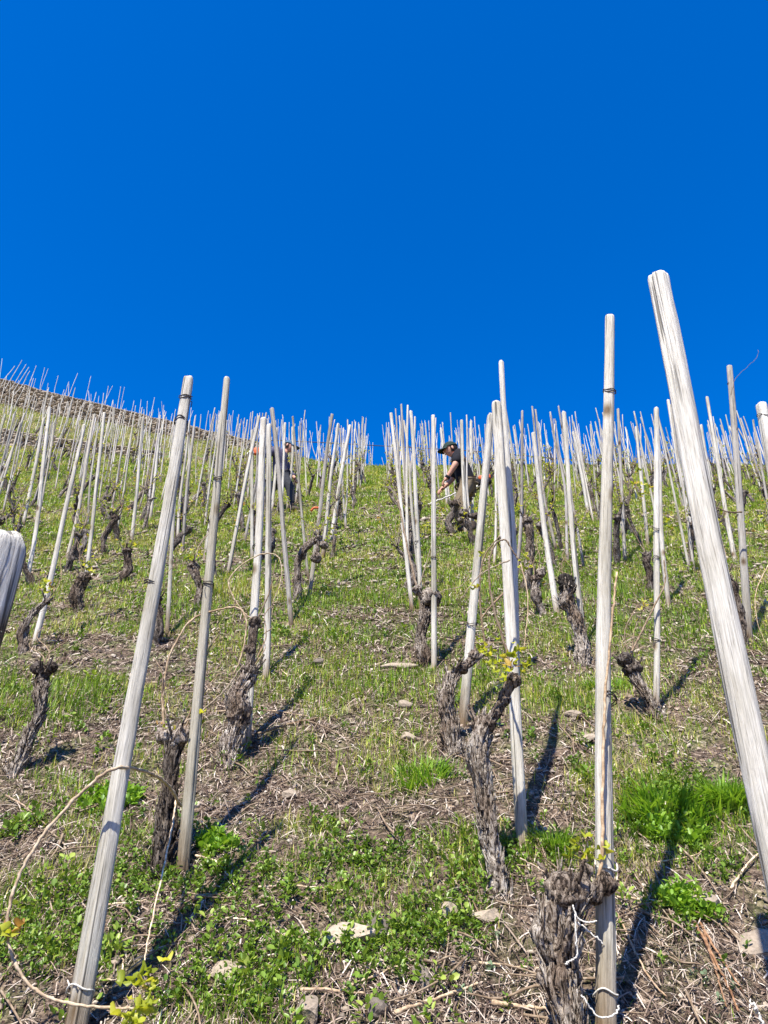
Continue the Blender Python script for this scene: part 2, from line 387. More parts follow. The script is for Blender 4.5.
# leafy weeds near the foot
LT = [(0, 0, 0), (.32, .30, .10), (.32, -.30, .10), (.72, .27, .08), (.72, -.27, .08), (1, 0, -.04), (.5, 0, 0)]
LF = [(0, 2, 6), (2, 4, 6), (4, 5, 6), (5, 3, 6), (3, 1, 6), (1, 0, 6)]
def weeds(name, px, py, nl, hgt, ls, m, parent=None, base=.0, spread=.022, zoff=0):
    N = len(px); k = rng.integers(nl[0], nl[1], N); idx = np.repeat(np.arange(N), k); M = len(idx)
    sc1 = np.clip(py/3.0, .85, 2.5)[idx]
    az = rng.random(M)*6.283; hh = rng.random(M)**.8; r_ = spread*(.2+.8*rng.random(M))*sc1
    xx = px[idx]+np.cos(az)*r_*.5; yy = py[idx]+np.sin(az)*r_*.5
    zz = ground_z(xx, yy)+hh*hgt*sc1*(.6+.4*rng.random(N))[idx]+zoff
    s = ls*(.6+.7*rng.random(M))*sc1
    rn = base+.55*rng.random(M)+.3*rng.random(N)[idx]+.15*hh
    return inst(name, LT, LF, np.stack([xx, yy, zz], -1), rotm(az, rng.normal(.62, .5, M), rng.normal(0, .45, M)), np.stack([s, s*(.6+.6*rng.random(M)), s], -1), rn, m, parent)
x, y = scatter(42000, 1.55, 9, 1.75)
dens = 1.45*blob(x, y, WEEDB) + 1.5*fbm(x*6.5, y*6.5, 0, 4, 55)+.6*fbm(x*2, y*2, 0, 3, 56) - .5*blob(x, y, BAREB) - .42 - .35*sst(3.4, 4.6, y)
keep = rng.random(len(x)) < np.clip(dens, .012, 1); x, y = x[keep], y[keep]
o = weeds('low_weeds', x, y, (8, 15), .055, .0155, WEED); tag(o, 'low mat of small bright leaved weeds at the foot of the slope', 'weeds', kind='stuff')
x, y = scatter(1700, 1.55, 4.2, 1.7)
keep = rng.random(len(x)) < np.clip(.8*blob(x, y, WEEDB)+.9*fbm(x*4, y*4, 0, 3, 66)-.28, .006, 1); x, y = x[keep], y[keep]
o = weeds('taller_weeds', x, y, (12, 26), .085, .023, WEED, None, .15, .05); tag(o, 'taller leafy weeds standing out of the low mat', 'weeds', kind='stuff')
x, y = scatter(700, 1.7, 3.2, 1.5)
keep = blob(x, y, [(470, 960, 60, 40), (730, 1000, 50, 30), (650, 1000, 60, 30), (420, 1000, 30, 30)]) > .35; x, y = x[keep], y[keep]
o = weeds('grey_green_weeds', x, y, (10, 18), .03, .013, BLUEW); tag(o, 'sparse grey green weeds among the straw', 'weeds', kind='stuff')

# separate tufts
def tuft(name, label, cat, px, py, wpx, n, L0, W0, m=LUSH):
    c = G(px, py); rx = abs(wxy(px+wpx/2, py)[0]-c.x)
    a = rng.random(n)*6.283; r_ = np.abs(rng.normal(0, .55, n)); cen = rng.normal(0, .38, (9, 2)); ci = rng.integers(0, 9, n); xx = (.45*r_*np.cos(a)+cen[ci, 0])*rx; yy = (.45*r_*np.sin(a)+cen[ci, 1])*rx*.6
    z = ground_z(c.x+xx, c.y+yy)-c.z; az = np.arctan2(yy, xx)+rng.normal(0, 1.0, n)
    o = blades(name, np.stack([xx, yy, z], -1), az, np.abs(rng.normal(.45, .4, n)), rng.random(n)*.9, L0*(.5+.7*rng.random(n)), W0*(.7+.6*rng.random(n)), rng.beta(2, 2, n), m)
    o.location = c; tag(o, label, cat); return o
tuft('grass_tuft', 'bright green grass tuft on the slope left of the bent vine arm', 'grass tuft', 432, 782, 66, 380, .085, .0058)
tuft('grass_tuft', 'long bladed lush tuft right of the tall middle stake', 'grass tuft', 662, 808, 105, 700, .09, .0095)
tuft('grass_tuft', 'fresh grass tuft beside the lower end of the thick right stake', 'grass tuft', 728, 805, 66, 480, .10, .007)
tuft('grass_tuft', 'green tuft at the base of the stake with a spliced tip', 'grass tuft', 553, 850, 46, 260, .08, .004)
tuft('grass_tuft', 'tall thin grass tuft under the vine with a blackened top', 'grass tuft', 603, 690, 50, 260, .075, .0045)
def weed_plant(label, px, py, wpx, n, ls, hgt):
    c = G(px, py); rx = abs(wxy(px+wpx/2, py)[0]-c.x); a = rng.random(n)*6.283; r_ = np.sqrt(rng.random(n))*rx
    o = weeds('weed_clump', c.x+np.cos(a)*r_, c.y+np.sin(a)*r_*.6, (8, 14), hgt, ls, LUSH, None, 0, .03)
    tag(o, label, 'weed clump'); return o
weed_plant('dark leafy weed clump just in front of the lush tuft', 678, 838, 62, 90, .026, .05)
weed_plant('lobed leaf weed growing from the straw right of the old trunk', 690, 912, 50, 60, .024, .07)
weed_plant('broad leaved weed in front of the big stake at left', 110, 805, 60, 60, .024, .05)
weed_plant('small weed clump between the two leftmost near stakes', 215, 850, 40, 40, .024, .05)

# stones
def stone(label, px, py, w, h, tone, seed):
    c = G(px, py+h*.3); mpp = (Vector(c)-Vector(CAM)).length/F; v, f = rock_t(seed, 3)
    v = v*(1+.10*fbm(v[:, 0]*6, v[:, 1]*6, v[:, 2]*6, 3, seed)[:, None])
    tone *= .78; v = v*np.array([w*mpp*1.1, h*mpp*1.5, 1.0*min(w, h)*mpp])
    me = bpy.data.meshes.new('stone'); me.from_pydata(v.tolist(), [], f)
    a = me.attributes.new('rnd', 'FLOAT', 'POINT'); a.data.foreach_set('value', [tone]*len(v)); me.materials.append(ROCKM); me.update()
    o = link('stone', me, None, c+Vector((0, 0, .016))); o.rotation_euler = (math.atan(S0)*.8, random.uniform(-.2, .2), random.uniform(-.4, .4))
    tag(o, label, 'stone'); return o
for i, q in enumerate([
    ('largest cream coloured stone, lying in the weeds at bottom centre', 346, 937, 44, 22, 1.0),
    ('dark rounded stone touching the largest cream stone', 381, 929, 24, 20, .15),
    ('pale flat slab in the grass left of the forked vine', 400, 667, 32, 9, .9),
    ('tan angular stone at the right edge near the bottom corner', 757, 946, 36, 22, .72),
    ('whitish flat stone left of the old trunk in the foreground', 485, 919, 26, 12, .95),
    ('upright beige stone left of the slender leaning trunk', 448, 914, 17, 16, .85),
    ('rough beige stone among weeds right of the yellow leaf bunch', 228, 972, 28, 20, .85),
    ('flat tan slab at the very bottom left of centre', 308, 1013, 26, 22, .62),
    ('bluish grey slate piece at the bottom centre', 377, 1011, 19, 15, .2),
    ('small pale stone below the flat slab in the grass', 405, 705, 14, 10, .8),
    ('small light stone beside the fresh grass tuft', 408, 738, 15, 9, .9),
    ('tan stone behind the right end of the straw heap', 703, 905, 30, 16, .8),
    ('flat brown stone on straw near the stake with a spliced tip', 573, 716, 22, 8, .7),
    ('grey slate half buried left of the old trunk', 424, 978, 16, 22, .3),
    ('small brown stone in the middle of the bare patch', 290, 796, 15, 8, .75),
    ('tiny pale stone high in the green corridor between rows', 343, 584, 9, 4, 1.0),
    ('reddish brown stone right of the bare patch', 318, 662, 16, 8, .25),
    ('long pale slate lying above the straw heap', 588, 740, 20, 8, .95)]):
    stone(*q, seed=11+i)

# ------------------------------------------------------------------ stakes
def stake_mesh(L, r0, r1, seed, seg=14, rings=40, bow=.01, split=True, tip=0):
    rs = np.random.default_rng(seed); ph = rs.random(6)*6.283; am = rs.random(6)
    z = np.concatenate([np.linspace(-.18, L-.012, rings), [L-.004, L]])
    bx, by = rs.normal(0, bow, 2); k = np.pi/max(L, .1)
    pts = np.stack([bx*np.sin(z*k)+.3*bx*np.sin(2.3*z*k+ph[0]), by*np.sin(z*k)+.3*by*np.sin(2.7*z*k+ph[1]), z], -1)
    rad = r0+(r1-r0)*np.clip(z/L, 0, 1); rad[-1] *= .72; rad[-2] *= .93
    def disp(th, d):
        r = 1+.09*am[0]*np.cos(2*th+ph[2])+.09*np.cos(3*th+ph[3])*am[1]+.06*np.cos(4*th+ph[4])
        r = r+.07*fbm(np.cos(th)*2.4, np.sin(th)*2.4, d*1.6, 3, seed)+.05*vn(np.cos(th)*5, np.sin(th)*5, d*11, seed+4)
        if split and seg >= 20:
            a0 = ph[5]+.5*math.sin(d*1.3+ph[0]); dd = np.abs((th-a0+math.pi) % (2*math.pi)-math.pi)
            r = r-.34*np.exp(-(dd/.13)**2)*max(0, .5+.5*math.sin(d*2.1+ph[1]))
        return r
    v, f = tube(pts, rad, seg, True, .25*rs.normal(), disp)
    rim = v[(len(z)-1)*seg:len(z)*seg]; rim[:, 2] += .22*r1*np.cos(np.linspace(0, 6.283, seg)+ph[0])+.12*r1*vn(np.linspace(0, 9, seg), 0, 0, seed); v[-1, 2] = L+.001  # slightly ragged saw cut
    return MB().add(v, f)
def ring_pts(r, z, tilt, seed, n=26):
    rs = np.random.default_rng(seed)
    return [Vector((math.cos(a)*r*1.08, math.sin(a)*r*1.08, z+tilt*math.cos(a)*r+.15*r*math.sin(3*a+seed))) for a in np.linspace(0, 2*math.pi*1.06, n)]
def aim(o, a, b):
    d = (Vector(b)-Vector(a)); o.location = a; o.rotation_mode = 'QUATERNION'; o.rotation_quaternion = d.to_track_quat('Z', 'Y'); return d.length
ALLST = []
TINT = {'white': (1.24, 1.23, 1.2, 1), 'pale': (1.1, 1.09, 1.05, 1), 'grey': (.72, .70, .68, 1), 'olive': (.86, .83, .74, 1), 'brown': (.60, .50, .42, 1)}
def stake(label, bpx, tpx, w0, w1, tint='pale', ties=(), dy=0.0, base_y=None, seg=20, seed=None, tie_mat=None):
    seed = seed if seed is not None else len(ALLST)*7+3
    if base_y is None: b = G(*bpx)
    else:
        b = at(bpx[0], bpx[1], base_y); b.z = float(ter(b.x, b.y))
    t = at(tpx[0], tpx[1], b.y+dy)
    d = (t-b).length; m0 = (b-Vector(CAM)).length/F; m1 = (t-Vector(CAM)).length/F
    kw_ = .46 if w0 > 9 else .40; r0, r1 = w0*m0*kw_, w1*m1*kw_
    o = link('stake', stake_mesh(d, r0, r1, seed, seg, 60 if seg >= 20 else 26, .010 if d > 1.2 else .004).mesh('stake', [WOOD])); aim(o, b, t)
    o.color = TINT[tint]; tag(o, label, 'stake', 'stakes standing in the vine rows'); ALLST.append((b.x, b.y))
    for i, tz in enumerate(ties):
        fz = tz[0] if isinstance(tz, tuple) else tz; mt = STRING if isinstance(tz, tuple) else WIRE
        r_ = r0+(r1-r0)*fz; mb = MB()
        for q in range(2 if mt is WIRE else 1):
            v, f = tube(spline(ring_pts(r_*1.06, fz*d+q*.008, .5*(-1)**i, seed+i+q), 2), .0016 if mt is WIRE else .0022, 6); mb.add(v, f)
        a0 = Vector((r_, -r_*.4, fz*d)); v, f = tube(spline([a0, a0+Vector((.012, -.006, .008)), a0+Vector((.024, -.002, -.004))], 4), .0014, 5); mb.add(v, f)
        link('wire_tie' if mt is WIRE else 'string_tie', mb.mesh('tie', [mt]), o)
    return o
stake('big pale stake at the left with two wire ties near its top', (72, 1040), (189, 378), 20.5, 11, 'pale', (.955, .90, .60, (.05,)), seg=32)
stake('slim olive grey stake second from the left in the foreground', (182, 872), (227, 378), 13, 6.5, 'olive', (.50, .74), seg=24)
stake('cut off stake top at the left edge, very close and partly shaded', (-50, 860), (0, 538), 50, 46, 'white', (), base_y=.80, seg=19)
stake('white stake behind the thick left trunk, pair with one on its right', (246, 745), (264, 418), 9.5, 6.5, 'white', (.55,), seg=20)
stake('right hand stake of the white pair behind the thick left trunk', (266, 678), (268.5, 425), 8.5, 6, 'pale', (), seg=20)
stake('brownish stake with a dark rounded tip and red base', (291, 626), (272, 408), 5.5, 5, 'grey', (.5,), seg=16)
stake('broad white stake left of centre right with a second stake spliced behind its tip', (522, 842), (496.5, 403), 12.5, 11, 'white', (.36, .62), seg=28)
stake('thin crooked stake tip rising above the broad white stake', (520, 812), (501.5, 362), 8.5, 6, 'white', (), seg=20)
stake('stake leaning against the left side of the broad white stake', (463, 724), (491, 415), 10, 7.5, 'pale', (.28,), seg=20)
stake('tall upright stake with a tan cane tied along it, right of centre', (605, 1040), (610, 316), 19, 9.5, 'white', (.845, .36, (.17,), (.04,)), seg=36)
stake('thickest stake, leaning in from the right edge with a long crack', (811, 1000), (657, 275), 30, 18, 'white', (), base_y=1.5, seg=40, seed=77)
stake('white stake between the tall upright stake and the thickest stake', (656, 711), (656, 408), 8, 5.5, 'white', (.2, .45, .55), seg=20)
stake('thin stake close behind the right side of the double stake', (668, 606), (658, 425), 6, 4.5, 'pale', (.6,), seg=14)
stake('tall dark grey stake at the right with a dead tendril at its tip', (748, 640), (729, 366), 8, 5.5, 'grey', (.92, .4), seg=18)
stake('pale stake top cut by the right edge of the picture', (812, 700), (761, 404), 15, 9.5, 'white', (.95,), seg=20)
stake('pale stake behind the vine with a blackened top', (585, 658), (563.5, 412), 7, 5, 'pale', (), seg=16)
stake('leaning white stake with a dark bark mass on its middle', (557, 615), (533, 433), 7, 4.5, 'white', (), seg=14)
stake('straight pale stake just right of the forked vine', (434, 670), (433, 415), 6.5, 4.5, 'pale', (.4,), seg=16)
stake('left stake of the narrow pair in front of the forked vine', (412, 610), (391, 413), 5.5, 4, 'white', (), seg=14)
stake('right stake of the narrow pair in front of the forked vine', (420, 608), (410.5, 411), 5.5, 4, 'pale', (.3,), seg=14)
stake('long thin stake on the left, behind the low bent trunk', (35, 643), (84, 425), 6.5, 4, 'white', (), seg=16)
stake('thin stake rising from the dark hollow stump at left', (84, 592), (104, 413), 5, 3.5, 'pale', (), seg=12)
stake('thin stake just above the cut off stake top', (27, 583), (49, 407), 5, 3.5, 'white', (.4,), seg=12)
stake('second thin stake up the slope from the cut off stake top', (23, 525), (44, 418), 4, 3, 'pale', (), seg=12)
stake('thin stake between the left edge and the big pale stake, mid slope', (131, 545), (143, 417), 4, 3, 'pale', (), seg=12)
stake('thin leaning stake left of the big pale stake, mid slope', (150, 520), (159, 434), 4, 3, 'white', (), seg=12)
stake('thin stake seen just right of the big pale stake', (167, 634), (179, 432), 5, 3.5, 'pale', (), seg=12)
stake('slim stake between the big pale stake and the olive stake', (182, 552), (194, 426), 4, 3, 'grey', (), seg=12)
stake('leaning pale stake at the left side of the olive stake', (205, 560), (221, 421), 5, 4, 'pale', (), seg=12)
stake('slim stake left of the white pair', (228, 575), (259, 416), 5, 3.8, 'pale', (), seg=12)
stake('stake directly left of the white pair, lower end in grass', (252, 560), (252, 430), 4, 3.5, 'pale', (), seg=12)
stake('slim stake right of the white pair, beside the arched trunk', (310, 596), (332, 414), 5.5, 3.8, 'grey', (.35,), seg=12)
stake('second stake right of the arched trunk', (323, 558), (338, 424), 5, 3.8, 'white', (), seg=12)
stake('third stake right of the arched trunk, nearest the green corridor', (331, 540), (350, 425), 5, 3.5, 'white', (), seg=12)
stake('tall thin stake left of the thickest stake, rear of its row', (625, 562), (618, 409), 4, 3.2, 'grey', (), seg=12)
stake('pale stake left of the double stake', (648, 546), (636, 427), 4.5, 3.6, 'pale', (), seg=12)
stake('thin stake crossing behind the thickest stake', (692, 533), (668, 400), 4.5, 3.4, 'white', (), seg=12)
stake('stake just right of the thickest stake', (735, 562), (707, 397), 5.5, 3.6, 'white', (), seg=12)
stake('thin stake between the dark grey stake and the thickest stake', (716, 520), (701, 425), 4, 3.4, 'pale', (), seg=12)
stake('slender stake left of the tall upright stake', (588, 512), (573, 432), 4.2, 3.4, 'pale', (), seg=12)
stake('stake standing in front of the man in black', (466, 533), (461.5, 420), 4.6, 3.6, 'pale', (), seg=12)
stake('stake close behind the man in black', (473, 528), (471, 421), 4.2, 3.2, 'white', (), seg=12)
stake('thin stake left of the man in black', (447, 505), (441, 428), 3.6, 2.6, 'pale', (), seg=12)
stake('thin stake close left of the man in the blue grey cap', (250, 523), (270, 424), 3.6, 3, 'pale', (), seg=12)
stake('thin stake in front of the body of the man in the blue grey cap', (272, 512), (277, 428), 3.8, 3, 'pale', (), seg=12)
stake('white stake in front of the face of the man in the blue grey cap', (281, 516), (285, 423), 3.8, 3, 'white', (), seg=12)
stake('grey stake crossing the legs of the man in the blue grey cap', (287, 512), (293, 427), 3.6, 2.8, 'pale', (), seg=12)

# generic stakes, row by row
VAR = [stake_mesh(1.95, .0150, .0102, 900+i, 9, 14, .018).mesh('stake', [WOOD]) for i in range(8)]
cand = []
rows = [(.25+.87*k, k) for k in range(-26, 28)]
rr = random.Random(5)
for x0, k in rows:
    y = (5.9 if x0 > -2.3 else 6.6)+rr.random()
    while y < 24.5:
        drift = .10*math.sin(k*1.7+y*.25)
        x = x0+drift+rr.gauss(0, .05); yy = y+rr.gauss(0, .09)
        cand.append((x, yy)); 
        if rr.random() < .26: cand.append((x+rr.gauss(0, .07), yy+rr.gauss(0, .2)))
        y += .88+rr.random()*.2
def inview(x, y, m=.60): return abs(x) < m*y+.2
def zone(x, y):
    t = x/y
    if y > WA+.2 and t < -.18: return 'wall'
    if y > 17: return 'crest_left' if t < -.03 else ('crest_mid' if t < .25 else 'crest_right')
    if t < -.27: return 'left'
    if t < -.04: return 'midleft'
    if t < .26: return 'mid'
    return 'right'
SLAB = {'wall': ('thin pale stake on the terrace between the two stone walls', 'stakes on the walled terrace'),
 'crest_left': ('tiny stake on the upper slope left of the green corridor', 'stakes near the crest left of the corridor'),
 'crest_mid': ('tiny stake on the upper slope behind the man in black', 'stakes near the crest in the middle'),
 'crest_right': ('tiny stake on the upper slope towards the right edge', 'stakes near the crest at the right'),
 'left': ('thin weathered stake on the left part of the slope below the walls', 'stakes on the left slope'),
 'midleft': ('thin weathered stake in the rows just left of the green corridor', 'stakes left of the corridor'),
 'mid': ('thin weathered stake in the rows just right of the green corridor', 'stakes right of the corridor'),
 'right': ('thin weathered stake in the rows on the right part of the slope', 'stakes on the right slope')}
cor = lambda x, y: -.44 < x < .05      # the open corridor
sel = [c for c in cand if inview(*c) and not cor(*c) and all((c[0]-a)**2*2+(c[1]-b)**2 > .30 for a, b in ALLST)]
sel.sort(key=lambda c: c[1])
NI = 300-len(ALLST)-6
def place_stake(x, y, first=None):
    o = link('stake', rr.choice(VAR)); z = float(ter(x, y))
    o.location = (x, y, z); o.rotation_euler = (rr.gauss(-.01, .035), rr.gauss(.0, .055), rr.random()*6.28)
    s = rr.uniform(.85, 1.15); o.scale = (s, s, rr.uniform(.80, .99)); q = rr.uniform(.72, 1.3); o.color = (q, q*rr.uniform(.95, 1), q*rr.uniform(.88, 1), 1); return o
for (x, y) in sel[:NI]:
    z_ = zone(x, y); o = place_stake(x, y); tag(o, SLAB[z_][0], 'stake', SLAB[z_][1])
# the rest, beyond the crest and on the terrace
rest = sel[NI:]
for x0, k in rows+[(30*.29*-1-.87*j-18, 0) for j in range(0)]:
    for y in (25.4, 26.4, 27.5, 28.8):
        for _ in range(2 if rr.random() < .5 else 1):
            x = x0+rr.gauss(0, .12); 
            if inview(x, y, .66) and (x/y > -.2 or rr.random() < .5): rest.append((x, y+rr.gauss(0, .2)))
mb = MB()
for (x, y) in rest:
    me = rr.choice(VAR); v = np.empty(len(me.vertices)*3); me.vertices.foreach_get('co', v); v = v.reshape(-1, 3)
    s = rr.uniform(.85, 1.2); M = np.array(Matrix.Rotation(rr.gauss(0, .07), 3, 'X') @ Matrix.Rotation(rr.gauss(0, .09), 3, 'Y') @ Matrix.Rotation(rr.random()*6, 3, 'Z'))
    v = (v*[s*.85, s*.85, rr.uniform(.66, .92)*(1 if x/y > -.2 else .85)])@M.T+[x, y, float(ter(x, y))]
    mb.add(v, [tuple(p.vertices) for p in me.polygons])
o = link('distant_stakes', mb.mesh('distant_stakes', [WOOD])); o.color = (1.3, 1.28, 1.24, 1); tag(o, 'many tiny pale stake tips standing along and beyond the crest', 'stakes', kind='stuff')
# slanted spare stakes propped at the wall end
for i, (a, b) in enumerate([((3, 392), (22, 360)), ((7, 394), (26, 364)), ((11, 395), (29, 367)), ((0, 388), (15, 366)), ((14, 396), (30, 371))]):
    p, q = at(a[0], a[1], 24.6), at(b[0], b[1], 24.9)
    o = link('stake', VAR[i]); L_ = aim(o, p, q); o.scale = (1.1, 1.1, (q-p).length/1.95)
    tag(o, 'slanting stake in the bundle propped against the wall at upper left', 'stake', 'slanting stakes propped at the wall')

# ------------------------------------------------------------------ vines
def grape_leaf(n=1):
    a = np.linspace(-math.pi*.86, math.pi*.86, 22)
    r = .62+.20*np.cos(a*5*.58)*1.0+.05*np.cos(a*17)
    P_ = np.stack([.35+r*np.cos(a)*.62, r*np.sin(a)*.62, .10*np.cos(3*a)+.12*(r-.5)], -1)
    V = np.concatenate([[[.30, 0, -.04]], P_]); return V, [(0, i, i+1) for i in range(1, 22)]
GLV, GLF = grape_leaf()
def leaf_cluster(pts, n, s, parent, name='young_leaves', spread=.03, rs=None):
    rs = rs or rng; P0 = np.array([list(p) for p in pts]); N = n
    c = P0[rs.integers(0, len(P0), N)]+rs.normal(0, spread, (N, 3)); az = rs.random(N)*6.283
    sz = s*(.35+.8*rs.random(N)); rn = rs.random(N)**1.3
    return inst(name, GLV, GLF, c, rotm(az, rs.normal(.35, .5, N), rs.normal(0, .6, N)), np.stack([sz, sz, sz*1.6], -1), rn, LEAF, parent)
def gnarl(pts, rad, seed, seg=26, rough=1.0):
    def disp(th, d):
        a = fbm(np.cos(th)*3.2, np.sin(th)*3.2, d*9, 4, seed); b = 1-np.abs(vn(np.cos(th)*4.5, np.sin(th)*4.5, d*7, seed+9))
        c = vn(np.cos(th)*1.0, np.sin(th)*1.0, d*13, seed+5)
        e = np.clip(vn(np.cos(th)*2.1+7, np.sin(th)*2.1, d*17, seed+31), 0, 1)
        h_ = np.abs(fbm(np.cos(th)*6.5, np.sin(th)*6.5, d*26, 3, seed+40))
        return 1+rough*(.55*a+.34*(b-.65)+.34*c+.35*e-.12+.55*(h_-.12))
    return tube(pts, rad, seg, True, 1.5, disp)
def knob(c, r, seed, rough=.5, sub=4):
    import bmesh
    bm = bmesh.new(); bmesh.ops.create_icosphere(bm, subdivisions=sub, radius=1)
    v = np.array([q.co[:] for q in bm.verts]); f = [tuple(a.index for a in q.verts) for q in bm.faces]; bm.free()
    d = 1+rough*(.9*fbm(v[:, 0]*1.6, v[:, 1]*1.6, v[:, 2]*1.6, 4, seed)+.4*np.abs(vn(v[:, 0]*5, v[:, 1]*5, v[:, 2]*3, seed+3)))
    return v*d[:, None]*np.asarray(r)+np.asarray(list(c)), f
def flakes(mb, path, rad, n, seed):
    """peeling strips of bark"""
    rs = np.random.default_rng(seed); pa = np.array([list(p) for p in path])
    for _ in range(n):
        i = rs.integers(1, len(pa)-2); p = pa[i]; t = pa[i+1]-pa[i-1]; t /= np.linalg.norm(t)
        a = rs.normal(size=3); a -= t*a.dot(t); a /= np.linalg.norm(a); b = np.cross(t, a); r_ = rad[i]*rs.uniform(.95, 1.2)
        L_ = rs.uniform(.02, .09); w = rs.uniform(.002, .007); lift = rs.uniform(.002, .022)
        c = p+a*r_
        v = [c-b*w, c+b*w, c+t*L_*.5-b*w+a*.002, c+t*L_*.5+b*w+a*.002, c+t*L_+a*lift-b*w*.4, c+t*L_+a*lift+b*w*.4]
        v += [q-a*.0016 for q in v]
        mb.add(v, [(0, 1, 3, 2), (2, 3, 5, 4), (7, 6, 8, 9), (9, 8, 10, 11), (4, 5, 11, 10), (0, 2, 8, 6), (2, 4, 10, 8), (1, 7, 9, 3), (3, 9, 11, 5)])
ALLV = []
def cane_pts(parent, pts, r=.0042, tint=(1, 1, 1, 1), o0=None, n=10, wob=.0035, name='cane', taper=.6):
    r *= .8; s = spline(shift(pts, o0) if o0 is not None else pts, n); k = len(s); rs = np.random.default_rng(int(abs(s[0][0])*1e4) % 9999+k)
    a = np.array([list(p) for p in s]); a[1:-1] += rs.normal(0, wob*.25, (k-2, 3))
    d = np.concatenate([[0], np.cumsum(np.linalg.norm(np.diff(a, axis=0), axis=1))])
    rad = r*(1-(1-taper)*d/d[-1])*(1+.35*np.exp(-(((d+.02) % .075-.03)/.006)**2))
    v, f = tube(a, rad, 7); o = link(name, MB().add(v, f).mesh(name, [CANE]), parent); o.color = tint; return o
def vine(label, bpx, hpts, w0, w1, tint=(1, 1, 1, 1), seed=1, knobs=(), canes=(), leaves=(), spurs=4, base_y=None, rough=1.0, head_tint=None, seg=30):
    """hpts: pixels the trunk passes on its way up; canes: (pixels with depth offset); all at real depth."""
    b = G(*bpx) if base_y is None else None
    if b is None: b = at(bpx[0], bpx[1], base_y); b.z = float(ter(b.x, b.y))
    root = empty('grapevine', b); tag(root, label, 'grapevine', 'grapevines in the rows')
    mpp = (b-Vector(CAM)).length/F; P_ = [Vector((0, 0, -.06))]+[Vector((0, 0, .0))]
    for q in hpts: P_.append(at(q[0], q[1], b.y+(q[2] if len(q) > 2 else 0))-b)
    seg = int(seg*1.7) if seg > 20 else seg; path = spline(P_, 30 if seg > 20 else 9); n = len(path); t = np.linspace(0, 1, n)
    rad = (w0*(1-t)+w1*t)*mpp*.37*(1+.25*np.exp(-(t/.10)**2)+.30*vn(t*6, 1, 0, seed)+.12*vn(t*17, 1, 0, seed))
    rs = np.random.default_rng(seed); pa = np.array([list(p) for p in path])+.55*rad[:, None]*np.stack([vn(t*5, 0, 0, seed), vn(t*5, 3, 0, seed), 0*t], -1)*np.clip(t*6, 0, 1)[:, None]
    mb = MB(); v, f = gnarl(pa, rad, seed, seg, rough); mb.add(v, f); flakes(mb, pa, rad, 240 if seg > 20 else 24, seed)
    tr = link('trunk', mb.mesh('trunk', [BARK]), root); tr.color = tint
    mh = MB(); top = pa[-1]; rt = rad[-1]
    v, f = knob(top, (rt*1.35, rt*1.25, rt*1.15), seed+1); mh.add(v, f)
    for (kx, ky, kw) in knobs:
        c = at(kx, ky, b.y)-b; r_ = kw*mpp/2; v, f = knob(c, (r_, r_, r_), seed+int(kx)); mh.add(v, f)
        # short arm from trunk to knob
        v, f = gnarl(spline([Vector(top), (Vector(top)+c)*.5+Vector((0, 0, -.01)), c], 5), np.linspace(rt*.48, r_*.7, 11), seed+int(ky), 14, .8); mh.add(v, f)
    for i in range(int(spurs*1.5)):
        a = rs.random()*6.283; e = Vector(top)+Vector((math.cos(a)*rt*.8, math.sin(a)*rt*.8, rt*.4)); d_ = Vector((math.cos(a)*.8, math.sin(a)*.8, .8))*rs.uniform(.02, .075)
        v, f = tube(spline([e, e+d_*.5, e+d_*1.0+Vector((0, 0, .01))], 3), np.linspace(.006, .0035, 7), 7); mh.add(v, f)
    hd = link('vine_head', mh.mesh('vine_head', [BARK]), root); hd.color = head_tint or tint
    for c in canes:
        kw = dict(c[1]) if len(c) > 1 else {}
        pts = [at(q[0], q[1], b.y+(q[2] if len(q) > 2 else 0)) for q in c[0]]
        cane_pts(root, pts, o0=b, **kw)
    for (lp, n_, s_, sp) in leaves:
        leaf_cluster([at(q[0], q[1], b.y+(q[2] if len(q) > 2 else 0))-b for q in lp], n_, s_, root, spread=sp)
    if seed > 80 and not leaves:
        leaf_cluster([Vector(top)+Vector((rs.normal(0, .05), rs.normal(0, .03), .04+.1*rs.random())) for _ in range(4)], 16, .042, root, spread=.03)
    if seed > 30:
        for _ in range(3):
            a = rs.random()*6.283; q = Vector((math.cos(a)*.12, math.sin(a)*.06, rs.uniform(.15, .4)))
            cane_pts(root, [Vector(top), Vector(top)+q*.4+Vector((.03*math.sin(a), 0, .02)), Vector(top)+q*.8-Vector((.03*math.sin(a), 0, 0)), Vector(top)+q], .0035, (.9, .8, .7, 1))
    ALLV.append((b.x, b.y)); return root
DK = (.45, .42, .40, 1); LT_ = (1.25, 1.25, 1.25, 1)
v1 = vine('thick shaggy old vine trunk tied with pale string at bottom right of centre', (578, 1060), [(563, 985), (560, 930), (566, 893)], 40, 33, (1.35, 1.28, 1.2, 1), 3, base_y=1.98, seg=44,
     knobs=[(592, 893, 17), (606, 884, 17), (586, 870, 11)], head_tint=(.75, .66, .58, 1),
     canes=[([(598, 885), (602, 850), (603, 770), (605, 700, -.01), (612, 620, -.02), (617, 572, -.02)], dict(r=.0055, tint=(1.4, 1.25, 1.05, 1))), ([(588, 870), (587, 845), (586, 838)], dict(r=.005, tint=(1.7, 1.6, 1.4, 1))),
            ([(576, 900), (565, 885), (545, 872), (520, 858)], dict(r=.003, tint=(1.4, 1.3, 1.2, 1)))],
     leaves=[([(575, 855), (580, 848), (599, 850), (592, 862)], 16, .034, .012)], spurs=5)
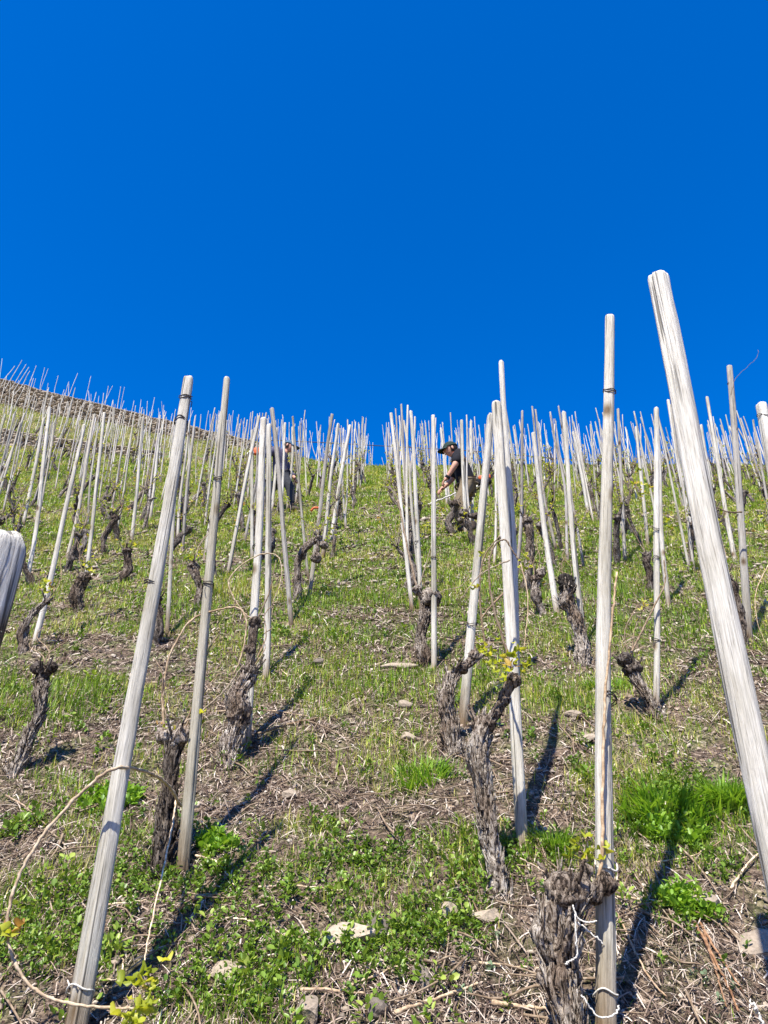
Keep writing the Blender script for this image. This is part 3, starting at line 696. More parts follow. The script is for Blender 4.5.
v2b = vine('slender pale leaning trunk left of the broad white stake', (500, 892), [(487, 830), (480, 765), (483, 724)], 22, 20, (1.3, 1.27, 1.22, 1), 8, seg=36,
     knobs=[(497, 714, 9), (506, 700, 9), (513, 680, 14)], head_tint=(.7, .62, .56, 1),
     canes=[([(512, 670), (503, 640), (492, 600), (489, 565), (495, 545), (505, 540), (512, 550), (520, 562)], dict(r=.0055, tint=(.6, .55, .5, 1))), ([(510, 560), (480, 575), (460, 600)], dict(r=.003)),
            ([(520, 560), (528, 600), (524, 650)], dict(r=.003, tint=(1.6, 1.5, 1.3, 1)))],
     leaves=[([(497, 668, -.06), (502, 655, -.06), (518, 655, -.07), (524, 665, -.07), (483, 650, -.06), (514, 668, -.08)], 36, .040, .018), ([(484, 552), (525, 560)], 7, .03, .01)])
v3 = vine('knobbly trunk with an arm bent right, below the forked vine', (452, 752), [(447, 715), (449, 676)], 19, 17, (1.1, 1.05, 1, 1), 13, seg=34, knobs=[(462, 668, 12), (474, 655, 11), (486, 652, 8)],
     canes=[([(486, 652), (480, 600), (483, 560), (500, 535)], dict(r=.006, tint=(.7, .62, .55, 1))), ([(505, 592), (492, 605), (480, 620)], dict(r=.007, tint=(.8, .7, .6, 1)))], leaves=[([(484, 650), (474, 586)], 6, .03, .01)])
v4 = vine('forked vine with a dark knob beside the green corridor', (424, 665), [(421, 635), (428, 602)], 11, 14, (.8, .75, .7, 1), 21, knobs=[(431, 597, 20), (417, 590, 10)],
     canes=[([(417, 588), (408, 550), (402, 520), (398, 500)], dict(r=.010, tint=(.85, .8, .75, 1), taper=.7)), ([(433, 596), (445, 590), (462, 585), (478, 560)], dict(r=.003)), ([(420, 585), (427, 560), (433, 540)], dict(r=.004))],
     leaves=[([(436, 520), (445, 528), (425, 530)], 12, .035, .03)])
v5 = vine('short trunk with a blackened charred top, right of the middle', (584, 664), [(578, 635), (572, 605), (567, 588)], 14, 15, (1.1, 1.05, 1, 1), 33, head_tint=(.12, .11, .10, 1), knobs=[(566, 582, 15)], spurs=2)
v6 = vine('leaning trunk with a dark hollow, right of the tall upright stake', (655, 716), [(642, 692), (630, 668)], 15, 13, (1.0, .95, .9, 1), 44, knobs=[(624, 660, 13)], head_tint=(.4, .37, .35, 1),
     canes=[([(630, 655), (640, 635), (655, 605), (665, 583), (664, 560)], dict(r=.0065, tint=(.75, .68, .6, 1)))], leaves=[([(644, 604), (641, 610)], 8, .04, .02)])
v7 = vine('trunk with a whitish knobbly head between the two leftmost near stakes', (162, 870), [(167, 820), (173, 775), (172, 742)], 17, 17, (.40, .36, .33, 1), 55, seg=36, head_tint=(1.5, 1.45, 1.4, 1), knobs=[(164, 735, 15), (181, 736, 16)],
     canes=[([(164, 728), (163, 695), (170, 655), (190, 622), (213, 611), (238, 608), (246, 622), (243, 650), (234, 675)], dict(r=.0052, tint=(1.25, 1.15, 1.0, 1))),
            ([(181, 806, -.08), (168, 785, -.22), (150, 773, -.4), (118, 768, -.62), (90, 785, -.64), (60, 815, -.66), (33, 850, -.68), (14, 890, -.69), (7, 930, -.70), (16, 965, -.70), (38, 992, -.70), (77, 1005, -.70), (134, 1009, -.69)], dict(r=.006, tint=(1.3, 1.25, 1.15, 1))),
            ([(176, 800, -.1), (172, 828, -.2), (163, 870, -.35), (150, 930, -.55), (142, 972, -.64)], dict(r=.0035, tint=(1.9, 1.85, 1.7, 1))), ([(176, 728), (200, 712), (225, 690), (243, 665)], dict(r=.004))],
     leaves=[([(165, 725), (190, 718)], 8, .03, .02), ([(143, 980, -.66), (136, 990, -.68), (152, 978, -.68), (146, 995, -.68)], 20, .040, .018), ([(142, 1018, -.69), (134, 1017, -.7)], 9, .05, .012), ([(5, 935, -.7), (13, 938, -.7)], 7, .045, .010)])
v8 = vine('thick light barked trunk with an upright dark arm, left of the bare patch', (232, 762), [(237, 730), (240, 700), (247, 672)], 23, 19, (1.35, 1.3, 1.25, 1), 66, seg=36, head_tint=(.6, .55, .5, 1), knobs=[(250, 650, 11), (255, 622, 12)],
     canes=[([(255, 622), (240, 608), (229, 585), (238, 568), (262, 554), (279, 558), (281, 580), (272, 605)], dict(r=.0045, tint=(1.3, 1.25, 1.1, 1))), ([(258, 618), (270, 590), (276, 560)], dict(r=.004, tint=(.7, .65, .6, 1)))])
v9 = vine('low bent trunk with a dark stubby head near the left edge', (18, 772), [(28, 735), (42, 705), (44, 678)], 16, 13, (.9, .85, .8, 1), 77, head_tint=DK, knobs=[(38, 668, 12), (52, 667, 10)], spurs=6)
vine('small crooked trunk beside the long thin stake at far left', (24, 650), [(22, 630), (32, 612), (47, 602)], 11, 9, (.8, .75, .7, 1), 88, seg=20)
vine('hollow dark stump below a thin stake at left', (78, 612), [(78, 595), (85, 578)], 13, 10, (.6, .55, .5, 1), 99, seg=22, knobs=[(74, 597, 8)])
vine('thin dark trunk behind the big pale stake', (158, 645), [(160, 620), (158, 600)], 10, 9, DK, 101, seg=20, leaves=[([(152, 590)], 5, .04, .03)])
vine('dark trunk with a bushy head left of the olive stake', (197, 606), [(199, 585), (193, 566)], 10, 9, (.65, .6, .55, 1), 111, seg=20, canes=[([(193, 566), (200, 545), (212, 530)], dict(r=.006))])
vine('arched trunk bending right in front of the slim stakes at the corridor', (298, 602), [(299, 580), (298, 560), (306, 546), (318, 538)], 9, 8, (.75, .7, .65, 1), 121, seg=20, knobs=[(316, 558, 10), (324, 545, 8)], leaves=[([(318, 528), (334, 524), (328, 535)], 16, .045, .03)])
vine('dark upright trunk left of the leaning white stake', (528, 592), [(527, 565), (529, 535), (527, 522)], 10, 9, (.7, .65, .6, 1), 131, seg=20)
vine('short grey trunk at the foot of the leaning white stake', (545, 615), [(538, 598), (533, 580)], 10, 10, (1, .95, .9, 1), 141, seg=20, knobs=[(540, 573, 10)])
vine('dark twisted vine climbing the dark grey stake at right', (745, 648), [(742, 615), (734, 590), (726, 575)], 10, 8, (.55, .5, .46, 1), 151, seg=20, canes=[([(726, 575), (720, 555), (714, 535), (712, 528)], dict(r=.008, tint=(.5, .45, .4, 1))), ([(742, 512), (728, 512), (712, 505)], dict(r=.007, tint=(.5, .45, .4, 1))),
     ([(731, 395), (736, 378), (748, 366), (757, 358), (758, 350)], dict(r=.0024, tint=(.55, .5, .5, 1), n=4, wob=.012)), ([(768, 565), (756, 592), (757, 620), (766, 645)], dict(r=.004, tint=(1.6, 1.5, 1.3, 1)))], leaves=[([(755, 520), (762, 600)], 8, .04, .05)])
vine('thin dark vine with a spreading head above the left hollow stump', (103, 554), [(106, 535), (115, 518)], 7, 6, DK, 161, seg=16, canes=[([(115, 518), (122, 508), (124, 500)], dict(r=.008, tint=DK))])
vine('low crooked vine with yellow leaves at left', (67, 572), [(72, 555), (80, 535)], 6, 7, DK, 171, seg=16, leaves=[([(78, 530), (84, 540), (90, 528)], 16, .045, .04)])
vine('forked thin vine left of the big pale stake', (122, 582), [(126, 565), (126, 552)], 8, 8, (.6, .55, .5, 1), 181, seg=16, leaves=[([(126, 545)], 9, .045, .04)])
vine('dark upright stump just left of the white pair', (254, 548), [(254, 530), (254, 512)], 7, 7, DK, 191, seg=16)
vine('dark tangled vine under the man in black', (452, 535), [(450, 520), (455, 505)], 8, 8, DK, 201, seg=16, leaves=[([(450, 500), (462, 510), (440, 512)], 14, .05, .05)], canes=[([(455, 505), (445, 495), (440, 500)], dict(r=.007, tint=DK))])
vine('dark vine with yellow leaves behind the double stake', (650, 590), [(648, 570), (646, 555)], 8, 8, DK, 211, seg=16, leaves=[([(640, 480), (646, 490), (634, 485)], 14, .055, .04), ([(670, 520)], 12, .055, .06)])
vine('bushy dark vine with yellow leaves in front of the legs of the man in black', (474, 545), [(471, 530), (466, 514)], 9, 9, DK, 221, seg=16, knobs=[(476, 516, 7), (460, 520, 6)], leaves=[([(470, 505), (480, 515), (462, 518)], 16, .05, .05)])
# generic vines: a few variants, some with parts, farther ones as one small mesh
def vine_variant(seed, near):
    rs = np.random.default_rng(seed); h = rs.uniform(.30, .52); lx, ly = np.clip(rs.normal(0, .09, 2), -.13, .13)
    path = spline([Vector((0, 0, -.05)), Vector((0, 0, .02)), Vector((lx*.4+rs.normal(0, .03), ly*.4, h*.5)), Vector((lx, ly, h))], 7 if near else 3)
    n = len(path); r0 = rs.uniform(.019, .032); rad = np.linspace(r0*1.1, r0*.9, n); pa = np.array([list(p) for p in path])
    parts = {}
    mb = MB(); v, f = gnarl(pa, rad, seed, 16 if near else 8, .9); mb.add(v, f)
    v, f = knob(pa[-1], (r0*1.4, r0*1.3, r0*1.2), seed+1, .5, 3 if near else 2); mb.add(v, f)
    a = rs.random()*6.28; tip = Vector(pa[-1])+Vector((math.cos(a)*.10, math.sin(a)*.07, .10))
    v, f = gnarl(spline([Vector(pa[-1]), (Vector(pa[-1])+tip)/2+Vector((0, 0, -.01)), tip], 4), np.linspace(r0*.7, r0*.4, 9), seed+3, 9, .7); mb.add(v, f)
    for _ in range(7):
        a = rs.random()*6.28; e = (tip if rs.random() < .5 else Vector(pa[-1])); d_ = Vector((math.cos(a), math.sin(a), rs.uniform(.2, 1.6)))*rs.uniform(.04, .10)
        v, f = tube(spline([e, e+d_*.5+Vector((0, 0, .01)), e+d_], 3), np.linspace(.0085, .0035, 7), 6); mb.add(v, f)
    parts['trunk'] = mb
    s = rs.choice([-1, 1]); cp = [tip, tip+Vector((s*.05, .02, .22)), tip+Vector((s*.13, .02, .30)), tip+Vector((s*.20, 0, .18)), tip+Vector((s*.19, 0, .0))]
    if rs.random() < .5: cp = [tip, tip+Vector((s*.02, 0, .2)), tip+Vector((s*.06, 0, .5))]
    mc = MB(); v, f = tube(spline(cp, 7), np.linspace(.0052, .0032, (len(cp)-1)*7+1), 6); mc.add(v, f); 
    cp2 = [tip, tip+Vector((-s*.08, -.02, .10)), tip+Vector((-s*.12, -.03, .26))]
    v, f = tube(spline(cp2, 5), np.linspace(.005, .003, 11), 6); mc.add(v, f)
    for _ in range(5):
        a = rs.random()*6.28; q = Vector((math.cos(a)*.11, math.sin(a)*.05, rs.uniform(.12, .34))); v, f = tube(spline([tip, tip+q*.5+Vector((.02*math.sin(a), 0, .02)), tip+q], 5), np.linspace(.0042, .0022, 11), 5); mc.add(v, f)
    parts['cane'] = mc
    N = 40 if near else 26; cps = np.array([list(p) for p in spline(cp, 4)+spline(cp2, 3)]); c = cps[rs.integers(0, len(cps), N)]+rs.normal(0, .018, (N, 3))
    parts['leaf'] = (c, rs.random(N)*6.28, rs.normal(.35, .5, N), rs.normal(0, .6, N), (.03 if near else .045)*(.4+.7*rs.random(N)), rs.random(N)**1.4)
    return parts
def near_proto(seed):
    p = vine_variant(seed, True); root = bpy.data.objects.new('grapevine', None)
    ms = [('trunk', p['trunk'].mesh('trunk', [BARK])), ('cane', p['cane'].mesh('cane', [CANE]))]
    c, az, pi, ro, sz, rn = p['leaf']; o = inst('young_leaves', GLV, GLF, c, rotm(az, pi, ro), np.stack([sz, sz, sz*1.6], -1), rn, LEAF); ms.append(('young_leaves', o.data)); bpy.data.objects.remove(o)
    return ms
def far_proto(seed):
    p = vine_variant(seed, False); mb = p['trunk']; v = np.concatenate(p['cane'].v); mb.add(v, p['cane'].f, 1)
    c, az, pi, ro, sz, rn = p['leaf']; Rm = rotm(az, pi, ro); q = np.array([(-.5, 0, 0), (0, -.5, .2), (.5, 0, .1), (0, .5, -.1)])
    nv0 = mb.n
    for i in range(len(c)): mb.add((q*sz[i])@Rm[i].T+c[i], [(0, 1, 2, 3)], 2)
    me = mb.mesh('grapevine', [BARK, CANE, LEAF]); a = me.attributes.new('rnd', 'FLOAT', 'POINT'); r_ = np.zeros(mb.n); r_[nv0:] = np.repeat(rn, 4); a.data.foreach_set('value', r_.astype(np.float32)); return me
NP = [near_proto(300+i) for i in range(7)]; FP = [far_proto(400+i) for i in range(8)]
VLAB = {'wall': ('tiny dark vine on the terrace between the two stone walls', 'vines on the walled terrace'),
 'crest_left': ('tiny dark vine on the upper slope left of the green corridor', 'vines near the crest left of the corridor'),
 'crest_mid': ('tiny dark vine on the upper slope behind the man in black', 'vines near the crest in the middle'),
 'crest_right': ('tiny dark vine on the upper slope towards the right edge', 'vines near the crest at the right'),
 'left': ('dark gnarled vine on the left part of the slope below the walls', 'vines on the left slope'),
 'midleft': ('dark gnarled vine in the rows just left of the green corridor', 'vines left of the corridor'),
 'mid': ('dark gnarled vine in the rows just right of the green corridor', 'vines right of the corridor'),
 'right': ('dark gnarled vine in the rows on the right part of the slope', 'vines on the right slope')}
vs = []
for (x, y) in sel:
    if rr.random() < .14: continue
    x2, y2 = x+rr.gauss(0, .10), y-.10+rr.gauss(0, .06)
    if all((x2-a)**2*2+(y2-b)**2 > .22 for a, b in ALLV): vs.append((x2, y2))
for (x, y) in ALLST[15:]:      # a vine beside the hand placed stakes up the slope
    if y > 5.5 and all((x-a)**2*2+(y-b)**2 > .16 for a, b in ALLV) and all((x-a)**2+(y-b)**2 > .3 for a, b in vs): vs.append((x+rr.choice([-.10, .10]), y-.08))
vs.sort(key=lambda c: c[1]); nv = 300-len(ALLV)
for (x, y) in vs[:nv]:
    z_ = zone(x, y); rz = rr.random()*6.28; s = rr.uniform(.8, 1.2); q = rr.uniform(.28, .7); loc = (x, y, float(ter(x, y)))
    if y < 11:
        o = bpy.data.objects.new('grapevine', None); col.objects.link(o); o.location = loc; o.empty_display_size = .1
        for nm, me in rr.choice(NP):
            c = bpy.data.objects.new(nm, me); col.objects.link(c); c.parent = o; c.color = (q, q*.96, q*.92, 1) if nm == 'trunk' else (q*1.3,)*3+(1,)
    else:
        o = link('grapevine', rr.choice(FP), None, loc); o.color = (q, q*.95, q*.9, 1)
    o.rotation_euler = (rr.gauss(0, .06), rr.gauss(0, .08), rr.choice([0, math.pi])+rr.gauss(0, .5)); o.scale = (s, s, s*rr.uniform(.9, 1.15))
    tag(o, VLAB[z_][0], 'grapevine', VLAB[z_][1])

# pale string round the old trunk
def string_obj(label, pts, y, r=.0018):
    P_ = [at(q[0], q[1], y+(q[2] if len(q) > 2 else 0)) for q in pts]; o0 = P_[0]; sp_ = np.array([list(q) for q in spline(shift(P_, o0), 8)]); sp_[1:-1] += np.random.default_rng(len(sp_)+int(pts[0][1])).normal(0, r*.55, (len(sp_)-2, 3)); v, f = tube(sp_, r*(1+.25*vn(np.arange(len(sp_))*.9, 0, 0, 3)), 7)
    o = link('string', MB().add(v, f).mesh('string', [STRING]), None, o0); tag(o, label, 'string'); return o
string_obj('pale string knotted across the old trunk to the tall upright stake', [(573, 905), (576, 916), (585, 922), (597, 921)], 1.86)
string_obj('pale string hanging down the middle of the old trunk', [(575, 914), (576, 935), (577, 955), (570, 961), (565, 964)], 1.86)
string_obj('pale string running down right from the knot on the old trunk', [(578, 922), (590, 932), (603, 944)], 1.87)
string_obj('pale string looped low round the tall upright stake', [(581, 995), (590, 1008), (600, 1017), (615, 1014), (619, 1006, .03)], 1.88)
string_obj('short end of white string in the bottom right corner', [(751, 1003), (757, 1013), (764, 1024), (772, 1034)], 1.7, .003)
o = string_obj('thin white reed leaning across the slope below the man in black', [(428, 504), (442, 499), (456, 493)], 8.0, .009)
tag(o, cat='reed'); o.name = 'reed'

# dead canes and dark strips on the ground
def dead(label, pts, r, tint, lift=.012):
    P_ = []
    for q in pts:
        p = G(*q); p.z += lift+r; P_.append(p)
    o0 = P_[0]; root = cane_pts(None, shift(P_, o0), r, tint, n=8, name='pruned_cane'); root.location = o0; tag(root, label, 'pruned cane', 'prunings lying on the ground'); return root
LTN = (1.7, 1.65, 1.5, 1)
for q in [('long pale cane lying through the weeds at lower left', [(258, 893), (300, 892), (345, 897)], .004, LTN),
    ('thick dark twig among weeds right of the olive stake', [(192, 906), (208, 903), (224, 902)], .008, (.8, .7, .6, 1)),
    ('forked pale twig in the shade right of the olive stake', [(195, 861), (215, 867), (228, 882), (235, 893)], .004, LTN),
    ('pale cane lying left from the foot of the olive stake', [(106, 911), (125, 909), (146, 906)], .0035, LTN),
    ('curved pale cane in the weeds below the big stake', [(220, 925), (245, 926), (270, 935), (290, 945)], .0035, LTN),
    ('long brown cane at the bottom, pointing to the old trunk', [(395, 1022), (430, 1010), (470, 996), (478, 992)], .006, (1.4, 1.3, 1.15, 1)),
    ('pale cane end lying left of the old trunk base', [(492, 1012), (520, 1016), (548, 1018)], .007, (1.3, 1.2, 1.05, 1)),
    ('straight tan cane crossing under the old trunk', [(478, 970), (510, 973), (545, 976)], .004, (1.5, 1.4, 1.2, 1)),
    ('dark cane diagonal below the flat stone left of the trunk', [(462, 885), (472, 905), (482, 925)], .0035, (.6, .5, .42, 1)),
    ('cane slanting up to the tall stake from the right bottom', [(618, 920), (632, 950), (650, 985), (668, 1005)], .004, (1.1, .95, .8, 1)),
    ('white cane lying level right of the tall stake', [(618, 903), (655, 907), (690, 908), (730, 910)], .0035, LTN),
    ('brown prunings leaning up the bank near the lobed weed', [(696, 930), (715, 965), (732, 1000), (740, 1020)], .005, (.75, .5, .36, 1)),
    ('second brown pruning beside the lobed weed', [(700, 928), (722, 965), (745, 1000)], .0045, (.8, .55, .4, 1)),
    ('third brown pruning beside the lobed weed', [(704, 935), (716, 975), (728, 1015)], .004, (.7, .5, .38, 1)),
    ('curved pale cane near the foot of the thickest stake', [(732, 895), (745, 875), (757, 862), (768, 855)], .0045, LTN),
    ('tan cane lying above the straw heap', [(655, 868), (690, 862), (725, 845)], .0035, (1.3, 1.2, 1, 1)),
    ('thin cane lying across the bare patch', [(215, 715), (260, 713), (310, 720)], .0045, (1.3, 1.2, 1.05, 1)),
    ('dark strip standing for a shadow across the bare patch below the thick light trunk', [(258, 738), (290, 728), (318, 722)], .007, (.7, .6, .5, 1)),  # cast shadow beside the trunk, built as a dark strip
    ('short dark strip at the centre of the slope', [(322, 692), (330, 682), (337, 674)], .006, (.5, .4, .33, 1)),  # short dark strip laid slanting up the slope
    ('thin pale twig beside the short dark strip', [(280, 672), (292, 682), (300, 690)], .004, LTN),
    ('cane lying beside the forked vine base', [(440, 640), (470, 645), (510, 644)], .004, (1.3, 1.2, 1, 1)),
    ('pale cane at the left edge in the weeds', [(5, 800), (25, 812), (45, 830)], .004, (1.1, 1, .9, 1)),
    ('bent pale cane at bottom left near the yellow leaves', [(100, 988), (118, 985), (122, 968), (118, 965)], .003, LTN),
    ('cane across the bottom left of centre', [(300, 998), (330, 998), (365, 1002)], .005, (1.2, 1.1, .95, 1)),
    ('slanting cane below the dark rounded stone', [(338, 1000), (370, 985), (420, 965)], .004, (1.3, 1.2, 1.05, 1))]:
    dead(*q)
# unnamed smaller prunings: a tangle nobody would count
mb = MB(); rs = np.random.default_rng(4)
xx, yy = scatter(1700, 1.6, 8, 1.8); kk = rs.random(len(xx)) < .3+.7*blob(xx, yy, BAREB); xx, yy = xx[kk], yy[kk]
for x, y in zip(xx, yy):
    a = rs.random()*6.283; L_ = rs.uniform(.06, .28); k = rs.normal(0, .25); pts = []
    for t in (-.5, -.15, .2, .5):
        px_, py_ = x+math.cos(a+k*t)*L_*t, y+math.sin(a+k*t)*L_*t
        pts.append(Vector((px_, py_, float(ter(px_, py_))+.010+.022*rs.random())))
    v, f = tube(spline(pts, 3), np.linspace(.0028, .0015, 10)*rs.uniform(.5, 1.5), 5); mb.add(v, f)
o = link('twig_litter', mb.mesh('twig_litter', [CANE])); o.color = (.72, .66, .60, 1); tag(o, 'tangle of small pruned twigs on the soil', 'twigs', kind='stuff')

# ------------------------------------------------------------------ terrace walls
STONE = mk_rnd('wall_slate', [(0, (.24, .19, .14)), (.4, (.36, .30, .22)), (.75, (.44, .37, .28)), (1, (.52, .45, .35))], .9, .6)
def stone_wall(name, label, y0, x0, x1, sw, sh, cop, extra=.0):
    mbv = []; T, Fc = rock_t(2, 2); pos = []; S = []; rn = []; rot = []
    x = x0
    while x < x1:
        zb = float(ter(x, y0-.15)); zt = float(ter(x, y0+.3))+extra; z = zb-.15; 
        while z < zt:
            h = min(sh*rr.uniform(.7, 1.3), .3); w = sw*rr.uniform(.7, 1.4)
            pos.append((x+rr.uniform(-.1, .1), y0-.02+rr.gauss(0, .03), z+h/2)); S.append((w*1.5, .42, h*1.45)); rn.append(.35+.6*rr.random()); z += h*.9
        pos.append((x, y0, zt+.02)); S.append((sw*1.9, .5, .10)); rn.append(cop)
        x += sw*.85
    n = len(pos); o = inst(name, T, Fc, np.array(pos), rotm(np.array([rr.gauss(0, .1) for _ in range(n)]), np.array([rr.gauss(0, .06) for _ in range(n)]), np.zeros(n)), np.array(S), np.array(rn), STONE)
    tag(o, label, 'stone wall'); return o
stone_wall('stone_wall', 'upper dry stone terrace wall along the skyline at left', WB, -21, -3.4, .15, .08, .7, -.10)
stone_wall('stone_wall', 'lower overgrown dry stone terrace wall at left', WA, -16, -6.5, .18, .09, .6, -.34)
# cable along the crest
P_ = [at(px, py, 23.2) for px, py in [(120, 442), (190, 441), (260, 440), (330, 443), (400, 447), (470, 451), (540, 457), (600, 462)]]
o0 = P_[0]; v, f = tube(spline(shift(P_, o0), 6), .014, 6); o = link('cable', MB().add(v, f).mesh('cable', [WIRE]), None, o0); tag(o, 'thin dark cable strung level across the rows just below the crest', 'cable')

# ------------------------------------------------------------------ people
def skin_mesh(name, joints, edges, m, sub=2):
    me = bpy.data.meshes.new(name); me.from_pydata([j[0] for j in joints], edges, []); o = bpy.data.objects.new(name, me); col.objects.link(o)
    md = o.modifiers.new('s', 'SKIN'); md.use_smooth_shade = True
    for i, j in enumerate(joints):
        r_ = j[1]; me.skin_vertices[0].data[i].radius = (r_, r_) if np.isscalar(r_) else r_
    me.skin_vertices[0].data[0].use_root = True
    s = o.modifiers.new('b', 'SUBSURF'); s.levels = sub; s.render_levels = sub
    dg = bpy.context.evaluated_depsgraph_get(); n = bpy.data.meshes.new_from_object(o.evaluated_get(dg)); bpy.data.objects.remove(o)
    n.materials.clear(); n.materials.append(m); n.polygons.foreach_set('use_smooth', [True]*len(n.polygons)); return n
def person(label, loc, J, mats_, cap_dir, hands):
    """J: joints in metres round the feet. body = one skinned figure; clothes are close fitting children."""
    root = empty('person', loc); tag(root, label, 'person'); V = Vector
    K = {k: V(v) for k, v in J.items()}
    names = ['pelvis', 'waist', 'chest', 'neck', 'chin', 'shL', 'elL', 'wrL', 'haL', 'shR', 'elR', 'wrR', 'haR', 'hiL', 'knL', 'anL', 'toL', 'hiR', 'knR', 'anR', 'toR']
    rad = dict(pelvis=.095, waist=.105, chest=.13, neck=.052, chin=.052, shL=.062, elL=.043, wrL=.028, haL=.03, shR=.062, elR=.043, wrR=.028, haR=.03, hiL=.080, knL=.058, anL=.036, toL=.034, hiR=.080, knR=.058, anR=.036, toR=.034)
    E = [('pelvis', 'waist'), ('waist', 'chest'), ('chest', 'neck'), ('neck', 'chin'), ('chest', 'shL'), ('shL', 'elL'), ('elL', 'wrL'), ('wrL', 'haL'), ('chest', 'shR'), ('shR', 'elR'), ('elR', 'wrR'), ('wrR', 'haR'),
         ('pelvis', 'hiL'), ('hiL', 'knL'), ('knL', 'anL'), ('anL', 'toL'), ('pelvis', 'hiR'), ('hiR', 'knR'), ('knR', 'anR'), ('anR', 'toR')]
    def sk(ns, grow, m, nm, over={}):
        ix = {n: i for i, n in enumerate(ns)}
        me = skin_mesh(nm, [(tuple(over.get(n, K[n])), rad[n]+grow) for n in ns], [(ix[a], ix[b]) for a, b in E if a in ix and b in ix], m)
        return link(nm, me, root)
    slim = {k: rad[k] for k in ('pelvis', 'waist', 'hiL', 'hiR')}; rad.update(pelvis=.060, waist=.085, hiL=.055, hiR=.055)
    bd = sk(names, 0, SKIN, 'body'); rad.update(slim)
    # head with nose, ears and jaw joined to the body mesh
    hd = K['head']; fw = V(cap_dir[0]).normalized(); up = V(cap_dir[1]).normalized(); sd = fw.cross(up).normalized(); up = sd.cross(fw).normalized()
    M = np.array([list(fw), list(sd), list(up)])      # rows
    import bmesh
    bm = bmesh.new(); bmesh.ops.create_uvsphere(bm, u_segments=24, v_segments=16, radius=1)
    v = np.array([q.co[:] for q in bm.verts]); f = [tuple(a.index for a in q.verts) for q in bm.faces]; bm.free()
    v = v*[.098, .076, .118]; low = np.clip(-v[:, 2]/.118, 0, 1); v[:, 1] *= 1-.30*low; v[:, 0] = np.where(v[:, 0] < 0, v[:, 0]*(1-.35*low), v[:, 0])
    mbh = MB()
    nv = np.empty(len(bd.data.vertices)*3); bd.data.vertices.foreach_get('co', nv)
    mbh.add(nv.reshape(-1, 3), [tuple(p.vertices) for p in bd.data.polygons]); mbh.add(v@M+np.array(hd), f)
    def lump(c, r_, sub=2):
        kv, kf = knob((0, 0, 0), r_, 3, .05, sub); mbh.add((kv+np.array(c))@M+np.array(hd), kf)
    lump((.100, 0, -.012), (.018, .012, .022)); lump((.094, 0, -.055), (.012, .024, .008))       # nose, lips
    for s in (-1, 1): lump((-.005, s*.076, -.01), (.016, .008, .028))                             # ears
    for w, h_, dr in hands:       # palm, four fingers, thumb
        wv, hv = K[w], K[h_]; d = (hv-wv).normalized(); s2 = d.cross(V((0, 1, .3))).normalized(); up2 = s2.cross(d)
        for k in range(4):
            b0 = hv+up2*(.030-.02*k); L_ = (.07, .08, .074, .058)[k]; pts = [b0-d*.02, b0+d*L_*.45, b0+d*L_*.8+s2*dr*.02, b0+d*L_*.85+s2*dr*.045]
            tv, tf = tube(spline(pts, 3), .0088, 7); mbh.add(tv, tf)
        pts = [wv+d*.03+up2*.03, hv+up2*.055+d*.01, hv+up2*.06+d*.04+s2*dr*.02]; tv, tf = tube(spline(pts, 3), .010, 7); mbh.add(tv, tf)
    bd.data = mbh.mesh('body', [SKIN])
    for s in (-1, 1):
        ev, ef = knob((.088, s*.030, .012), (.010, .013, .009), 1, 0, 2); link('eye', MB().add(ev@M+np.array(hd), ef).mesh('eye', [HAIR]), root)
    # hair: a close shell over back and sides
    hv_ = v*1.06; keep_ = {i for i, q in enumerate(hv_) if not (q[0] > .035 and q[2] < .055) and q[2] > -.075}
    link('hair', MB().add(hv_@M+np.array(hd), [q for q in f if all(i in keep_ for i in q)]).mesh('hair', [HAIR]), root)
    # cap: dome and curved brim
    cv = v*[1.16, 1.2, 1.0]; ck = {i for i, q in enumerate(v) if q[2] > .022}
    link('cap', (lambda mbx: mbx.mesh('cap', [mats_['cap']]))(_cap(cv, f, ck, M, hd)), root)
    # shirt and trousers
    sl = mats_.get('sleeve', .55)
    ov = {'elL': K['shL'].lerp(K['elL'], sl), 'elR': K['shR'].lerp(K['elR'], sl), 'neck': K['chest'].lerp(K['neck'], .75)}
    sh = ['pelvis', 'waist', 'chest', 'neck', 'shL', 'elL', 'shR', 'elR']
    ks = {k: K[k] for k in sh}; rr0 = dict(rad); 
    if sl > .97: sh += ['wrL', 'wrR']; ov.pop('elL'); ov.pop('elR'); ov['wrL'] = K['elL'].lerp(K['wrL'], .85); ov['wrR'] = K['elR'].lerp(K['wrR'], .85)
    rad['neck'] = .06; rad['pelvis'] += .045; ov['pelvis'] = K['pelvis']-V((0, 0, .16))
    sk(sh, .024, mats_['shirt'], 'shirt', ov)
    rad['pelvis'] -= .045
    sk(['pelvis', 'hiL', 'knL', 'anL', 'hiR', 'knR', 'anR'], .020, mats_['trousers'], 'trousers', {'pelvis': K['pelvis']-V((0, 0, .02)), 'hiL': K['hiL']-V((0, 0, .03)), 'hiR': K['hiR']-V((0, 0, .03)), 'anL': K['knL'].lerp(K['anL'], .9), 'anR': K['knR'].lerp(K['anR'], .9)})
    for a, t_ in (('anL', 'toL'), ('anR', 'toR')):
        pts = [K[a]+V((0, 0, .06)), K[a]-V((0, 0, .02)), K[a].lerp(K[t_], .5)-V((0, 0, .01)), K[t_]+(K[t_]-K[a]).normalized()*.03]
        tv, tf = tube(spline(pts, 5), np.interp(np.linspace(0, 1, 16), [0, .4, .8, 1], [.052, .055, .048, .03]), 12); link('boot', MB().add(tv, tf).mesh('boot', [BOOT]), root)
    return root, K
